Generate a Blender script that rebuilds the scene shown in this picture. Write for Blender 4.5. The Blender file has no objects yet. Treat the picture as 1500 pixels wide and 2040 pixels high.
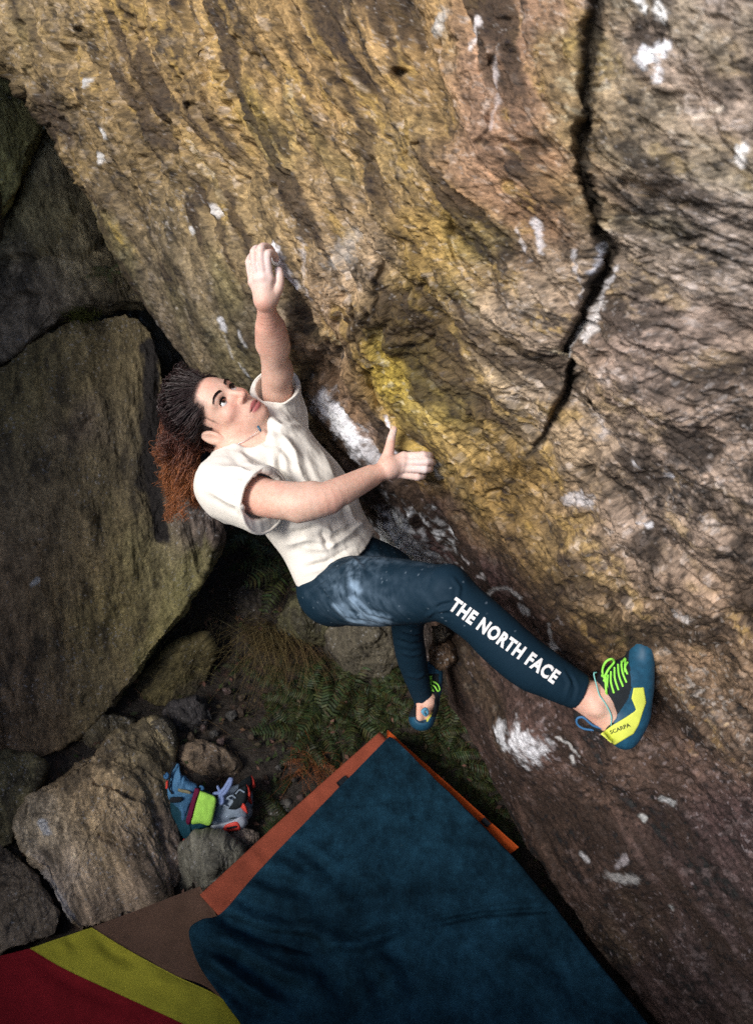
import bpy, math, random
import numpy as np
from mathutils import Matrix, Vector
from mathutils.bvhtree import BVHTree

# ------------------------------------------------------------------ camera, sky, sun, exposure
scene = bpy.context.scene
COL = scene.collection
CAM_H, PITCH, ROLL = 2.75, 50.0, 10.0
cam_data = bpy.data.cameras.new('camera')
cam = bpy.data.objects.new('camera', cam_data); COL.objects.link(cam)
CAM_R = Matrix.Rotation(math.radians(90 - PITCH), 3, 'X') @ Matrix.Rotation(math.radians(ROLL), 3, 'Z')
cam.matrix_world = Matrix.Translation((0, 0, CAM_H)) @ CAM_R.to_4x4()
cam_data.sensor_fit = 'HORIZONTAL'; cam_data.sensor_width = 24.0; cam_data.lens = 24.0
cam_data.clip_start = 0.05; cam_data.clip_end = 500
cam_data.dof.use_dof = True; cam_data.dof.focus_distance = 1.93; cam_data.dof.aperture_fstop = 3.2
scene.camera = cam

SUN_ELEV, SUN_AZ = 44.0, 228.0      # azimuth clockwise from +Y: behind the camera and to its left
world = bpy.data.worlds.new('World'); scene.world = world; world.use_nodes = True
wn = world.node_tree.nodes; wl = world.node_tree.links
sky = wn.new('ShaderNodeTexSky'); sky.sky_type = 'NISHITA'; sky.sun_disc = False
sky.sun_elevation = math.radians(SUN_ELEV); sky.sun_rotation = math.radians(SUN_AZ)
sky.dust_density = 3.0; sky.ozone_density = 1.0
wn['Background'].inputs['Strength'].default_value = 0.07
wl.new(sky.outputs[0], wn['Background'].inputs['Color'])
sun_data = bpy.data.lights.new('sun', 'SUN'); sun_data.energy = 1.85; sun_data.angle = math.radians(22)
sun_data.color = (1.0, 0.965, 0.92)
sun = bpy.data.objects.new('sun', sun_data); COL.objects.link(sun)
_az, _el = math.radians(SUN_AZ), math.radians(SUN_ELEV)
_sd = Vector((math.sin(_az) * math.cos(_el), math.cos(_az) * math.cos(_el), math.sin(_el)))
sun.rotation_euler = _sd.to_track_quat('Z', 'Y').to_euler(); sun.location = _sd * 20
scene.view_settings.view_transform = 'Standard'; scene.view_settings.look = 'None'
scene.view_settings.gamma = 1.0; scene.view_settings.exposure = 0.98
scene.view_settings.use_curve_mapping = False
scene.cycles.use_denoising = False
scene.cycles.max_bounces = 4; scene.cycles.diffuse_bounces = 3; scene.cycles.glossy_bounces = 2

# ------------------------------------------------------------------ helpers
F_PX, CX, CY = 1500.0, 750.0, 1020.0
RM = np.array(CAM_R)                       # camera to world rotation
CL = np.array([0, 0, CAM_H])
def C(px, py, d):                          # point in the camera's frame (metres)
    return np.array([(px - CX) / F_PX * d, (CY - py) / F_PX * d, -d])
def c2w(v): return np.asarray(v) @ RM.T + CL
def w2c(v): return (np.asarray(v) - CL) @ RM
def P(px, py, d): return c2w(C(px, py, d))
def Gd(px, py, z):                         # depth at which the sight line reaches height z
    r = RM @ np.array([(px - CX) / F_PX, (CY - py) / F_PX, -1.0])
    return (z - CAM_H) / r[2]
def Gp(px, py, z): return P(px, py, Gd(px, py, z))
def pix(vc):                               # camera frame -> pixel
    return CX + F_PX * vc[:, 0] / -vc[:, 2], CY - F_PX * vc[:, 1] / -vc[:, 2]
def nrm(v): v = np.asarray(v, float); return v / np.linalg.norm(v)
def sstep(a, b, x): t = np.clip((x - a) / (b - a), 0, 1); return t * t * (3 - 2 * t)

_T = np.random.RandomState(7).rand(65536).astype(np.float32) * 2 - 1
def vnoise(x, y, z, seed=0):
    xi = np.floor(x).astype(np.int64); yi = np.floor(y).astype(np.int64); zi = np.floor(z).astype(np.int64)
    fx = (x - xi).astype(np.float32); fy = (y - yi).astype(np.float32); fz = (z - zi).astype(np.float32)
    fx = fx*fx*fx*(fx*(fx*6-15)+10); fy = fy*fy*fy*(fy*(fy*6-15)+10); fz = fz*fz*fz*(fz*(fz*6-15)+10)
    hx = (xi*73856093, (xi+1)*73856093); hy = (yi*19349663, (yi+1)*19349663); hz = ((zi*83492791) + seed*7919, ((zi+1)*83492791) + seed*7919)
    def h(a, b, c):
        k = a ^ b ^ c; k = (k ^ (k >> 13)) * 60493; return _T[(k ^ (k >> 9)) & 65535]
    def lx(b, c): u = h(hx[0], b, c); return u + fx*(h(hx[1], b, c) - u)
    def ly(c): u = lx(hy[0], c); return u + fy*(lx(hy[1], c) - u)
    u = ly(hz[0]); return u + fz*(ly(hz[1]) - u)
def fbm(p, freq, octv=4, gain=0.5, seed=0, ridged=False):
    x, y, z = p[:, 0]*freq, p[:, 1]*freq, p[:, 2]*freq
    out = 0; a = 1.0; tot = 0
    for o in range(octv):
        n = vnoise(x, y, z, seed + o*31)
        if ridged: n = 1 - 2*np.abs(n)
        out = out + a*n; tot += a; a *= gain
        x, y, z = x*2.03 + 5.1, y*2.03 + 1.7, z*2.03 + 9.2
    return out / tot

def mesh_np(name, verts, faces, smooth=True, col=None, vec=None):
    v = np.ascontiguousarray(verts, dtype=np.float32)
    me = bpy.data.meshes.new(name)
    fl = faces if isinstance(faces, (list, tuple)) else [faces]
    fl = [np.asarray(f, dtype=np.int32) for f in fl if len(f)]
    loops = np.concatenate([f.ravel() for f in fl]); cnt = np.concatenate([np.full(len(f), f.shape[1], np.int32) for f in fl])
    me.vertices.add(len(v)); me.vertices.foreach_set('co', v.ravel())
    me.loops.add(len(loops)); me.loops.foreach_set('vertex_index', loops)
    me.polygons.add(len(cnt)); me.polygons.foreach_set('loop_start', np.concatenate([[0], np.cumsum(cnt)[:-1]]).astype(np.int32))
    if smooth is not None: me.polygons.foreach_set('use_smooth', np.full(len(cnt), bool(smooth)))
    me.update(calc_edges=True)
    if col is not None:
        c4 = np.ones((len(v), 4), np.float32); c4[:, :3] = col
        a = me.attributes.new('Col', 'FLOAT_COLOR', 'POINT'); a.data.foreach_set('color', c4.ravel())
    if vec is not None:
        a = me.attributes.new('rc', 'FLOAT_VECTOR', 'POINT'); a.data.foreach_set('vector', np.ascontiguousarray(vec, np.float32).ravel())
    return me
def link(name, me, mat=None, parent=None, loc=None):
    """loc: world origin; the mesh is given in world coordinates and shifted to it"""
    o = bpy.data.objects.new(name, me); COL.objects.link(o)
    if mat is not None and me is not None: me.materials.append(mat)
    if parent is not None:
        o.parent = parent
        if me is not None:
            q, org = parent, Vector((0, 0, 0))
            while q is not None: org += q.location; q = q.parent
            me.transform(Matrix.Translation(-org))
    elif loc is not None:
        o.location = loc
        if me is not None: me.transform(Matrix.Translation(-Vector(loc)))
    return o
def empty(name, loc): return link(name, None, None, None, [float(q) for q in loc])
def tag(o, label=None, cat=None, group=None, kind=None):
    if label: o['label'] = label
    if cat: o['category'] = cat
    if group: o['group'] = group
    if kind: o['kind'] = kind
    return o
def vnormals(v, quads):
    n = np.zeros_like(v)
    a, b, c, d = v[quads[:, 0]], v[quads[:, 1]], v[quads[:, 2]], v[quads[:, 3]]
    fn = np.cross(c - a, d - b)
    for k in range(4): np.add.at(n, quads[:, k], fn)
    return n / np.maximum(np.linalg.norm(n, axis=1, keepdims=True), 1e-12)
def gridfaces(nr, nc, wrap=False):
    i = np.arange(nr*nc).reshape(nr, nc)
    if wrap: j = np.roll(i, -1, axis=1); return np.stack([i[:-1], i[1:], j[1:], j[:-1]], -1).reshape(-1, 4)
    return np.stack([i[:-1, :-1], i[1:, :-1], i[1:, 1:], i[:-1, 1:]], -1).reshape(-1, 4)
def seg_dist(px, py, pts):
    """distance in pixels from points to a polyline, and the position 0..1 along it"""
    best = np.full(px.shape, 1e9, np.float32); tt = np.zeros(px.shape, np.float32); n = len(pts) - 1
    for k in range(n):
        ax, ay = pts[k]; bx, by = pts[k+1]; dx, dy = bx-ax, by-ay
        t = np.clip(((px-ax)*dx + (py-ay)*dy) / (dx*dx + dy*dy + 1e-9), 0, 1)
        d = np.hypot(px-ax-t*dx, py-ay-t*dy); m = d < best
        best = np.where(m, d, best); tt = np.where(m, (k+t)/n, tt)
    return best, tt
def spline(pts, n):
    """Catmull-Rom through the points (any dimension), n samples"""
    p = np.asarray(pts, float); p = np.vstack([2*p[0]-p[1], p, 2*p[-1]-p[-2]]); m = len(p) - 3
    u = np.linspace(0, m - 1e-6, n); k = u.astype(int); t = (u - k)[:, None]
    a, b, c, d = p[k], p[k+1], p[k+2], p[k+3]
    return 0.5*((2*b) + (c-a)*t + (2*a-5*b+4*c-d)*t**2 + (-a+3*b-3*c+d)*t**3)
def tubes(lines, sides=4):
    """lines: list of (pts Nx3, radii N) -> verts, quads, line index, position along"""
    V, Q, U = [], [], []; off = 0
    ang = np.linspace(0, 2*np.pi, sides, endpoint=False)
    for pts, rad in lines:
        pts = np.asarray(pts, float); n = len(pts); rad = np.broadcast_to(rad, (n,))
        t = np.gradient(pts, axis=0); t /= np.maximum(np.linalg.norm(t, axis=1, keepdims=True), 1e-9)
        ref = np.array([0.31, 0.52, 0.79]); u = np.cross(t, ref); u /= np.maximum(np.linalg.norm(u, axis=1, keepdims=True), 1e-9)
        w = np.cross(t, u)
        ring = pts[:, None] + (u[:, None]*np.cos(ang)[None, :, None] + w[:, None]*np.sin(ang)[None, :, None])*rad[:, None, None]
        V.append(ring.reshape(-1, 3)); Q.append(gridfaces(n, sides, True) + off); U.append(np.repeat(np.linspace(0, 1, n), sides)); off += n*sides
    return np.vstack(V), np.vstack(Q), np.concatenate(U)

# ------------------------------------------------------------------ materials
MATS = {}
def mat(name, col=(.5, .5, .5), rough=.8, attr=False, noise=None, bump=None, sss=0, spec=.3, sheen=0, vec=None, speck=None, metal=0):
    """attr: colour comes from the Col attribute; noise: list of (scale, detail, lo, hi) multiplied in;
    bump: list of (scale, detail, strength, distance); speck: (scale, threshold, colour)"""
    if name in MATS: return MATS[name]
    m = bpy.data.materials.new(name); m.use_nodes = True; MATS[name] = m
    N, L = m.node_tree.nodes, m.node_tree.links; b = N['Principled BSDF']
    b.inputs['Roughness'].default_value = rough; b.inputs['Specular IOR Level'].default_value = spec; b.inputs['Metallic'].default_value = metal
    if sss:
        b.inputs['Subsurface Weight'].default_value = sss; b.inputs['Subsurface Radius'].default_value = (1, .35, .2); b.inputs['Subsurface Scale'].default_value = .006
    if sheen: b.inputs['Sheen Weight'].default_value = sheen; b.inputs['Sheen Roughness'].default_value = .5
    if vec: co = N.new('ShaderNodeAttribute'); co.attribute_name = vec; cv = co.outputs['Vector']
    else: co = N.new('ShaderNodeTexCoord'); cv = co.outputs['Object']
    if attr: a = N.new('ShaderNodeAttribute'); a.attribute_name = 'Col'; cur = a.outputs['Color']
    else: a = N.new('ShaderNodeRGB'); a.outputs[0].default_value = (*col, 1); cur = a.outputs[0]
    def tex(sc, det, rgh=.6):
        t = N.new('ShaderNodeTexNoise'); t.inputs['Scale'].default_value = sc; t.inputs['Detail'].default_value = det; t.inputs['Roughness'].default_value = rgh
        L.new(cv, t.inputs['Vector']); return t
    for sc, det, lo, hi in (noise or []):
        t = tex(sc, det, .68); r = N.new('ShaderNodeMapRange'); r.inputs['From Min'].default_value = .3; r.inputs['From Max'].default_value = .7
        r.inputs['To Min'].default_value = lo; r.inputs['To Max'].default_value = hi; L.new(t.outputs['Fac'], r.inputs['Value'])
        x = N.new('ShaderNodeMix'); x.data_type = 'RGBA'; x.blend_type = 'MULTIPLY'; x.inputs['Factor'].default_value = 1
        L.new(cur, x.inputs['A']); L.new(r.outputs[0], x.inputs['B']); cur = x.outputs['Result']
    for sc, th, cc in (speck or []):
        t = tex(sc, 3, .7); r = N.new('ShaderNodeMapRange'); r.inputs['From Min'].default_value = th; r.inputs['From Max'].default_value = th + .06
        L.new(t.outputs['Fac'], r.inputs['Value'])
        x = N.new('ShaderNodeMix'); x.data_type = 'RGBA'; L.new(r.outputs[0], x.inputs['Factor']); L.new(cur, x.inputs['A']); x.inputs['B'].default_value = (*cc, 1); cur = x.outputs['Result']
    L.new(cur, b.inputs['Base Color'])
    prev = None
    for sc, det, st, dist in (bump or []):
        t = tex(sc, det, .65); u = N.new('ShaderNodeBump'); u.inputs['Strength'].default_value = st; u.inputs['Distance'].default_value = dist
        L.new(t.outputs['Fac'], u.inputs['Height'])
        if prev: L.new(prev, u.inputs['Normal'])
        prev = u.outputs['Normal']
    if prev: L.new(prev, b.inputs['Normal'])
    return m
# ------------------------------------------------------------------ the overhanging rock face
def tps(ctrl):
    c = np.array(ctrl, float); x = c[:, :2] / 1000; n = len(x)
    def U(r2): return np.where(r2 > 0, r2*np.log(r2 + 1e-12), 0)
    K = U(((x[:, None] - x[None])**2).sum(-1)) + np.eye(n)*1e-3
    A = np.zeros((n+3, n+3)); A[:n, :n] = K; A[:n, n] = 1; A[:n, n+1:] = x; A[n, :n] = 1; A[n+1:, :n] = x.T
    w = np.linalg.solve(A, np.concatenate([c[:, 2], [0, 0, 0]]))
    def f(px, py):
        qx, qy = px/1000, py/1000; out = w[n] + w[n+1]*qx + w[n+2]*qy
        for k in range(n): out = out + w[k]*U((qx-x[k, 0])**2 + (qy-x[k, 1])**2)
        return out
    return f
WALL_EDGE = [(-760, -560), (-560, -400), (0, -70), (110, 2), (230, 76), (390, 172), (540, 247), (640, 305), (690, 342), (760, 405), (850, 520), (950, 640), (1000, 703),
             (1050, 757), (1110, 822), (1180, 852), (1250, 864), (1310, 874), (1400, 893), (1450, 926), (1550, 974), (1650, 1018), (1700, 1044), (1800, 1118),
             (1900, 1195), (2040, 1302), (2200, 1420), (2800, 1850)]
_we = np.array(WALL_EDGE, float)
def wall_edge(py): return np.interp(py, _we[:, 0], _we[:, 1])
wall_depth0 = tps([(-60, 60, 2.62), (172, 390, 2.55), (342, 690, 2.50), (460, 800, 2.46), (620, 900, 2.38), (720, 960, 2.22), (757, 1050, 2.47), (840, 1150, 2.62), (880, 1330, 2.55),
    (900, 1420, 2.62), (974, 1550, 2.55), (1044, 1700, 2.42), (1195, 1900, 2.28), (1302, 2040, 2.20), (1450, 2250, 2.12),
    (540, 520, 1.83), (400, 420, 2.12), (560, 700, 2.0), (650, 800, 2.12), (850, 915, 1.93), (780, 820, 1.98), (300, 150, 2.05), (700, 100, 1.55), (1100, 100, 1.18), (1500, 0, .92),
    (800, 500, 1.50), (1200, 500, 1.15), (1500, 500, .98), (950, 800, 1.60), (1060, 1030, 1.72), (1300, 900, 1.28), (1500, 1000, 1.18), (1180, 1200, 1.68), (1310, 1330, 1.72),
    (1500, 1400, 1.50), (1000, 1150, 2.02), (1060, 1300, 2.10), (1050, 1480, 2.28), (1250, 1560, 1.98), (1500, 1650, 1.74), (1300, 1800, 2.05), (1500, 2040, 1.90),
    (2000, 0, .78), (2100, 1000, .9), (2100, 2000, 1.5), (700, -500, 1.5), (1500, -600, .9), (-400, -400, 2.8), (0, -300, 2.3)])
LIP = [(600, 640), (700, 760), (800, 850), (880, 940), (960, 1010), (1060, 1085), (1150, 1190), (1250, 1290), (1330, 1370), (1420, 1450), (1560, 1580)]
CREASES = [  # (polyline, half width px, depth m)
    ([(1225, -60), (1210, 0), (1192, 90), (1182, 200), (1172, 300), (1168, 380), (1185, 450), (1203, 500), (1198, 560), (1165, 630), (1138, 700), (1130, 765), (1112, 820), (1085, 865), (1056, 905)], 'main', .13),
    ([(742, 735), (775, 800), (812, 860), (850, 895), (880, 940), (900, 985)], 17, .05),
    ([(1235, 1290), (1290, 1310), (1330, 1370), (1400, 1470), (1500, 1560)], 26, .05),
    ([(975, 290), (1060, 300), (1165, 310)], 22, .045), ([(1000, 130), (1010, 200), (990, 280)], 16, .035),
    ([(795, 140), (805, 205), (838, 210)], 17, .05), ([(905, 440), (925, 540), (920, 650)], 15, .035), ([(880, 640), (925, 655)], 10, .03),
    ([(748, 500), (755, 600), (790, 690)], 7, .025), ([(595, 520), (650, 600), (700, 700), (745, 760)], 8, .02), ([(330, 340), (350, 380)], 13, .03),
    ([(160, 60), (215, 140), (260, 230), (300, 300)], 14, .03), ([(395, 100), (415, 140), (420, 200)], 16, .04), ([(390, 205), (440, 270)], 12, .03),
    ([(640, 250), (680, 290), (725, 330)], 8, .02), ([(725, 325), (800, 315), (860, 290)], 8, .025), ([(1245, 360), (1300, 385), (1360, 370)], 16, .035),
    ([(700, 540), (720, 640)], 7, .018), ([(1040, 930), (1075, 1000), (1120, 1070)], 20, .03), ([(1010, 420), (1040, 520), (1080, 620)], 9, .02),
    ([(1330, 120), (1400, 200)], 8, .02), ([(1390, 560), (1440, 640)], 14, .025), ([(1180, 800), (1230, 860), (1260, 900)], 16, .03), ([(1410, 840), (1440, 900)], 18, .03),
    ([(850, 1000), (870, 1060), (880, 1110)], 6, .025), ([(815, 980), (830, 1040), (815, 1060)], 9, .03), ([(500, 210), (560, 300), (640, 420)], 8, .022),
    ([(700, 790), (720, 830)], 9, .02), ([(410, 500), (470, 590), (540, 690)], 5, .012), ([(90, 150), (200, 330), (330, 520), (420, 640)], 5, .012),
    ([(1240, 1440), (1330, 1580), (1420, 1760)], 14, .02), ([(1000, 1600), (1060, 1700)], 8, .012), ([(1100, 1230), (1140, 1300)], 8, .015)]
BUMPS = [(812, 882, 26, .05), (552, 512, 18, .03), (820, 1065, 62, .05), (1045, 1465, 70, .05), (690, 850, 60, .02), (900, 330, 90, .03), (1240, 430, 50, .03), (1010, 640, 110, .03), (760, 640, 60, .03),
         (420, 260, 60, .03), (1190, 1090, 90, .03), (1330, 700, 120, .04), (1250, 1730, 80, .02)]
ZONES = [  # (px, py, colour, weight radius)
    (90, 230, (0.15, 0.13, 0.09), 60), (190, 420, (0.14, 0.125, 0.09), 60), (270, 560, (0.13, 0.12, 0.09), 60), (330, 650, (0.12, 0.11, 0.085), 60), (60, 60, (0.26, 0.22, 0.12), 130), (300, 80, (0.34, 0.26, 0.11), 170), (200, 330, (0.23, 0.19, 0.1), 130), (350, 560, (0.17, 0.155, 0.1), 140), (430, 680, (0.15, 0.135, 0.1), 120), (500, 400, (0.27, 0.22, 0.11), 130),
    (520, 150, (0.33, 0.25, 0.11), 150), (760, 150, (0.35, 0.26, 0.12), 150), (800, 260, (0.36, 0.3, 0.13), 80), (650, 420, (0.34, 0.27, 0.15), 110), (700, 520, (0.38, 0.33, 0.25), 70), (870, 560, (0.33, 0.25, 0.07), 100),
    (830, 680, (0.4, 0.32, 0.05), 95), (660, 640, (0.34, 0.27, 0.18), 80), (990, 640, (0.38, 0.34, 0.28), 110), (970, 780, (0.38, 0.31, 0.12), 80), (1060, 760, (0.42, 0.39, 0.35), 80), (1000, 200, (0.31, 0.22, 0.16), 110),
    (1090, 380, (0.32, 0.22, 0.14), 90), (1260, 250, (0.38, 0.29, 0.18), 110), (1400, 200, (0.34, 0.29, 0.22), 120), (1300, 480, (0.32, 0.28, 0.2), 120), (1440, 460, (0.37, 0.33, 0.27), 110), (1300, 720, (0.36, 0.28, 0.22), 130), (1440, 800, (0.33, 0.26, 0.18), 120),
    (1200, 850, (0.37, 0.31, 0.2), 100), (1350, 1000, (0.34, 0.27, 0.19), 140), (1250, 1130, (0.33, 0.26, 0.18), 110), (1450, 1200, (0.31, 0.24, 0.17), 140), (900, 900, (0.3, 0.23, 0.07), 70), (1000, 1010, (0.26, 0.19, 0.06), 70), (1120, 1120, (0.3, 0.23, 0.08), 70), (1210, 1250, (0.29, 0.22, 0.08), 60),
    (720, 760, (0.2, 0.15, 0.08), 60), (620, 790, (0.2, 0.15, 0.1), 70), (740, 910, (0.2, 0.17, 0.14), 50), (900, 1030, (0.115, 0.086, 0.083), 70), (950, 1130, (0.112, 0.079, 0.083), 80), (1050, 1200, (0.101, 0.072, 0.065), 80), (1150, 1300, (0.108, 0.079, 0.065), 70), (1000, 1350, (0.108, 0.083, 0.068), 90),  # slab entries start here: purple-brown rock, darkened further to include its shade
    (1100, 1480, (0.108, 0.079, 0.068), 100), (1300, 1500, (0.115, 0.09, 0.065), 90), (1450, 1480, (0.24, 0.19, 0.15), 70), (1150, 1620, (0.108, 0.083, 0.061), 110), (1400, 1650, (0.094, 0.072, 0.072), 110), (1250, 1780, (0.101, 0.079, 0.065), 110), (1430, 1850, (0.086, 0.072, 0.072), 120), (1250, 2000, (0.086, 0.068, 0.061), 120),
    (870, 1270, (0.24, 0.18, 0.13), 40), (830, 1180, (0.2, 0.16, 0.13), 50)]
CHALK = [  # (polyline, half width px, strength, colour)
    ([(640, 803), (680, 845), (712, 878)], 25, 1.0, (.86, .87, .92)), ([(712, 878), (745, 905), (760, 915)], 20, .55, (.7, .71, .76)),
    ([(540, 492), (556, 530), (578, 575)], 9, .85, (.80, .79, .83)), ([(780, 822), (790, 850), (812, 890)], 4, .9, (.78, .76, .84)),
    ([(772, 1035), (790, 1065), (815, 1090)], 14, 1, (.8, .86, .95)), ([(800, 1055), (826, 1076), (846, 1104)], 48, 1, (.86, .90, .96)), ([(868, 925), (880, 950)], 9, .7, (.55, .6, .66)),
    ([(1016, 1440), (1030, 1470)], 15, .9, (.70, .72, .77)), ([(1050, 1455), (1075, 1490)], 25, .9, (.72, .73, .78)), ([(1070, 1450), (1098, 1475)], 15, .75, (.70, .71, .76)),
    ([(1300, 110), (1335, 95)], 18, 1, (.85, .86, .92)), ([(1318, 120), (1322, 150)], 14, 1, (.85, .86, .92)), ([(1330, 22), (1345, 40)], 11, 1, (.8, .8, .8)), ([(1290, 10), (1296, 20)], 9, .9, (.8, .8, .8)), ([(1470, 318), (1485, 296)], 14, 1, (.85, .83, .82)),
    ([(1383, 232), (1432, 214)], 9, .8, (.75, .66, .56)), ([(1190, 490), (1178, 540)], 6, .6, (.66, .7, .82)), ([(1055, 440), (1075, 470), (1082, 500)], 6, .5, (.8, .78, .82)), ([(1030, 455), (1050, 520)], 4, .45, (.75, .74, .78)),
    ([(1140, 500), (1155, 545), (1162, 590)], 4, .4, (.75, .74, .78)), ([(1222, 535), (1205, 575), (1198, 600)], 5, .55, (.82, .80, .82)), ([(1195, 610), (1178, 660)], 13, .75, (.78, .74, .72)), ([(1165, 640), (1140, 720)], 3, .8, (.8, .8, .8)),
    ([(440, 636), (448, 655)], 6, .6, (.72, .73, .78)), ([(450, 668), (470, 712)], 2.5, .4, (.66, .68, .72)), ([(475, 660), (492, 690)], 2, .4, (.66, .68, .72)), ([(480, 720), (500, 745)], 2.5, .4, (.66, .68, .72)),
    ([(205, 308), (207, 318)], 6, .6, (.72, .72, .72)), ([(213, 258), (217, 268)], 7, .6, (.72, .72, .72)), ([(422, 415), (430, 424)], 8, .6, (.75, .73, .72)), ([(178, 160), (180, 170)], 5, .6, (.7, .7, .7)), ([(384, 455), (386, 462)], 5, .6, (.7, .7, .7)), ([(600, 475), (605, 600)], 5, .4, (.6, .58, .6)),
    ([(690, 470), (670, 520)], 20, .35, (.5, .48, .46)), ([(880, 60), (900, 30)], 14, .6, (.55, .55, .54)), ([(950, 100), (965, 70), (975, 45)], 6, .8, (.7, .66, .66)), ([(1010, 120), (1000, 260)], 4, .5, (.6, .55, .55)),
    ([(975, 1185), (990, 1170), (1020, 1168), (1050, 1182)], 5, .8, (.5, .49, .5)), ([(928, 1105), (942, 1118)], 4, .8, (.5, .48, .5)), ([(960, 1145), (972, 1150), (968, 1140)], 4, .7, (.48, .46, .48)), ([(1045, 1200), (1062, 1212)], 6, .7, (.46, .46, .48)), ([(1030, 1233), (1036, 1238)], 6, .7, (.46, .46, .48)), ([(1110, 1275), (1116, 1280)], 6, .6, (.46, .46, .48)),
    ([(1105, 1235), (1115, 1300)], 3, .5, (.45, .45, .46)), ([(1125, 1460), (1165, 1495)], 3, .7, (.5, .5, .5)), ([(1150, 1500), (1152, 1512)], 4, .7, (.5, .5, .5)), ([(1225, 1735), (1270, 1745)], 13, .55, (.5, .5, .5)), ([(1240, 1715), (1255, 1700)], 8, .5, (.45, .42, .45)), ([(1160, 1700), (1175, 1712)], 5, .7, (.5, .5, .52)), ([(1280, 1625), (1285, 1630)], 5, .7, (.5, .52, .52)), ([(1320, 1590), (1340, 1600)], 6, .5, (.5, .52, .54)),
    ([(1335, 1805), (1340, 1815)], 5, .6, (.5, .52, .52)), ([(1275, 1040), (1290, 1050)], 7, .8, (.7, .7, .74)), ([(1268, 918), (1280, 925)], 7, .8, (.75, .74, .78)), ([(1335, 940), (1340, 945)], 6, .8, (.7, .7, .76)), ([(1140, 990), (1180, 995)], 12, .6, (.6, .58, .6)), ([(1360, 1215), (1375, 1225)], 10, .6, (.6, .58, .58)), ([(1190, 830), (1205, 860)], 14, .5, (.6, .56, .56))]
SMOOTHER = [(330, 560, 170), (430, 690, 140), (1050, 1450, 260), (1250, 1750, 320), (950, 1150, 130), (1000, 1300, 150), (1450, 1900, 300)]
py_rows = np.concatenate([np.linspace(-740, -50, 46, endpoint=False), np.linspace(-50, 2090, 850, endpoint=False), np.linspace(2090, 2780, 46)])
tc = np.concatenate([-np.linspace(1, 0.04, 20), np.linspace(0, 1, 540)**1.0, 1 + np.linspace(0.02, 1, 40)])
PYg, TC = np.meshgrid(py_rows, tc, indexing='ij')
ex = wall_edge(PYg)
_e3 = np.stack([PYg[:, 0]*.012, PYg[:, 0]*0, PYg[:, 0]*0], -1)
ex = ex + (fbm(_e3, 1.0, 4, .55, 3)*9)[:, None]
PXg = np.where(TC < 0, ex + TC**2*140, np.where(TC <= 1, ex + TC*(1580 - ex), 1580 + (TC - 1)*900))
px, py, t_ = PXg.ravel(), PYg.ravel(), TC.ravel(); exr = ex.ravel()
D = wall_depth0(np.where(t_ < 0, exr, px), py)
D = np.maximum(D, .55)
w = np.where(t_ < 0, 0, px - exr); RE = np.where((py > 980) & (py < 1140), 22.0, 42.0)
u = np.clip(1 - w/RE, 0, 1); D = D + .085*(1 - np.sqrt(np.maximum(1 - u*u, 0)))
D = D + np.where(t_ < 0, -t_*.75, 0)
# lip between the golden upper face and the darker slab below it
dl, _ = seg_dist(px, py, LIP); ly = np.interp(px, [q[0] for q in LIP], [q[1] for q in LIP]); below = np.where(py > ly, 1, -1)*dl
lipm = sstep(560, 800, px)*sstep(2400, 1700, px)
D = D + lipm*(.05*sstep(-10, 50, below) - .05*np.exp(-(below/38)**2))
inner = np.where(t_ < 0, 0, 1.0)
camp = np.stack([(px-CX)/F_PX*D, (CY-py)/F_PX*D, -D], -1)
# rock coordinates: s runs along the foliation, t across it
_X = (2.5*px - .0005*px*px)/F_PX; _Y = py*1.7/F_PX; _bend = .22*sstep(300, 1000, px)*sstep(900, 200, py)
_s = (.55 - _bend)*_X + (.83 + .4*_bend)*_Y; _t = (.83 + .4*_bend)*_X - (.55 - _bend)*_Y
rc = np.stack([_s, _t, .3*D], -1); iso = sstep(980, 1250, px)*sstep(1500, 1150, py)
wr = fbm(rc, 2.2, 2, .5, 11)[:, None]; rcw = rc + np.array([0, .07, .05])*wr
st = rcw*np.array([.20, 1, 1]); st2 = rcw*np.array([.5, 1, 1]); sti = rcw*np.array([.62, .8, 1])
smo = np.ones(len(px))
for sx, sy, sr in SMOOTHER: smo *= 1 - .72*np.exp(-((px-sx)**2 + (py-sy)**2)/(sr*sr))
big = fbm(st2, 3.5, 3, .5, 21)
def terrace(n, k, sh): q = n*k; f = np.floor(q); r = q - f; return (f + sstep(.5-sh, .5+sh, r))/k
n1 = fbm(st, 9, 3, .55, 31)*(1-iso) + iso*fbm(sti, 11, 3, .6, 32); n2 = fbm(st, 24, 3, .55, 41); n3 = fbm(st2, 70, 3, .6, 51); n4 = fbm(rcw, 190, 2, .6, 61)
ridge = fbm(st, 7, 3, .5, 71, True); blocks = fbm(rcw*np.array([.8, 1, 1]), 14, 2, .5, 81)
crev = sstep(.42, .75, fbm(st, 11, 3, .5, 91, True)); pits = sstep(.30, .55, fbm(rcw, 20, 3, .5, 95))
disp = .045*big + smo*(.036*terrace(n1, 4, .12) + .018*terrace(blocks, 3, .10) + .014*terrace(n2, 3, .18) + .016*ridge - .022*crev - .016*pits) + (.45 + .55*smo)*(.010*terrace(n3, 3, .14) + .0036*n4)
slot = np.zeros(len(px))
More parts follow.
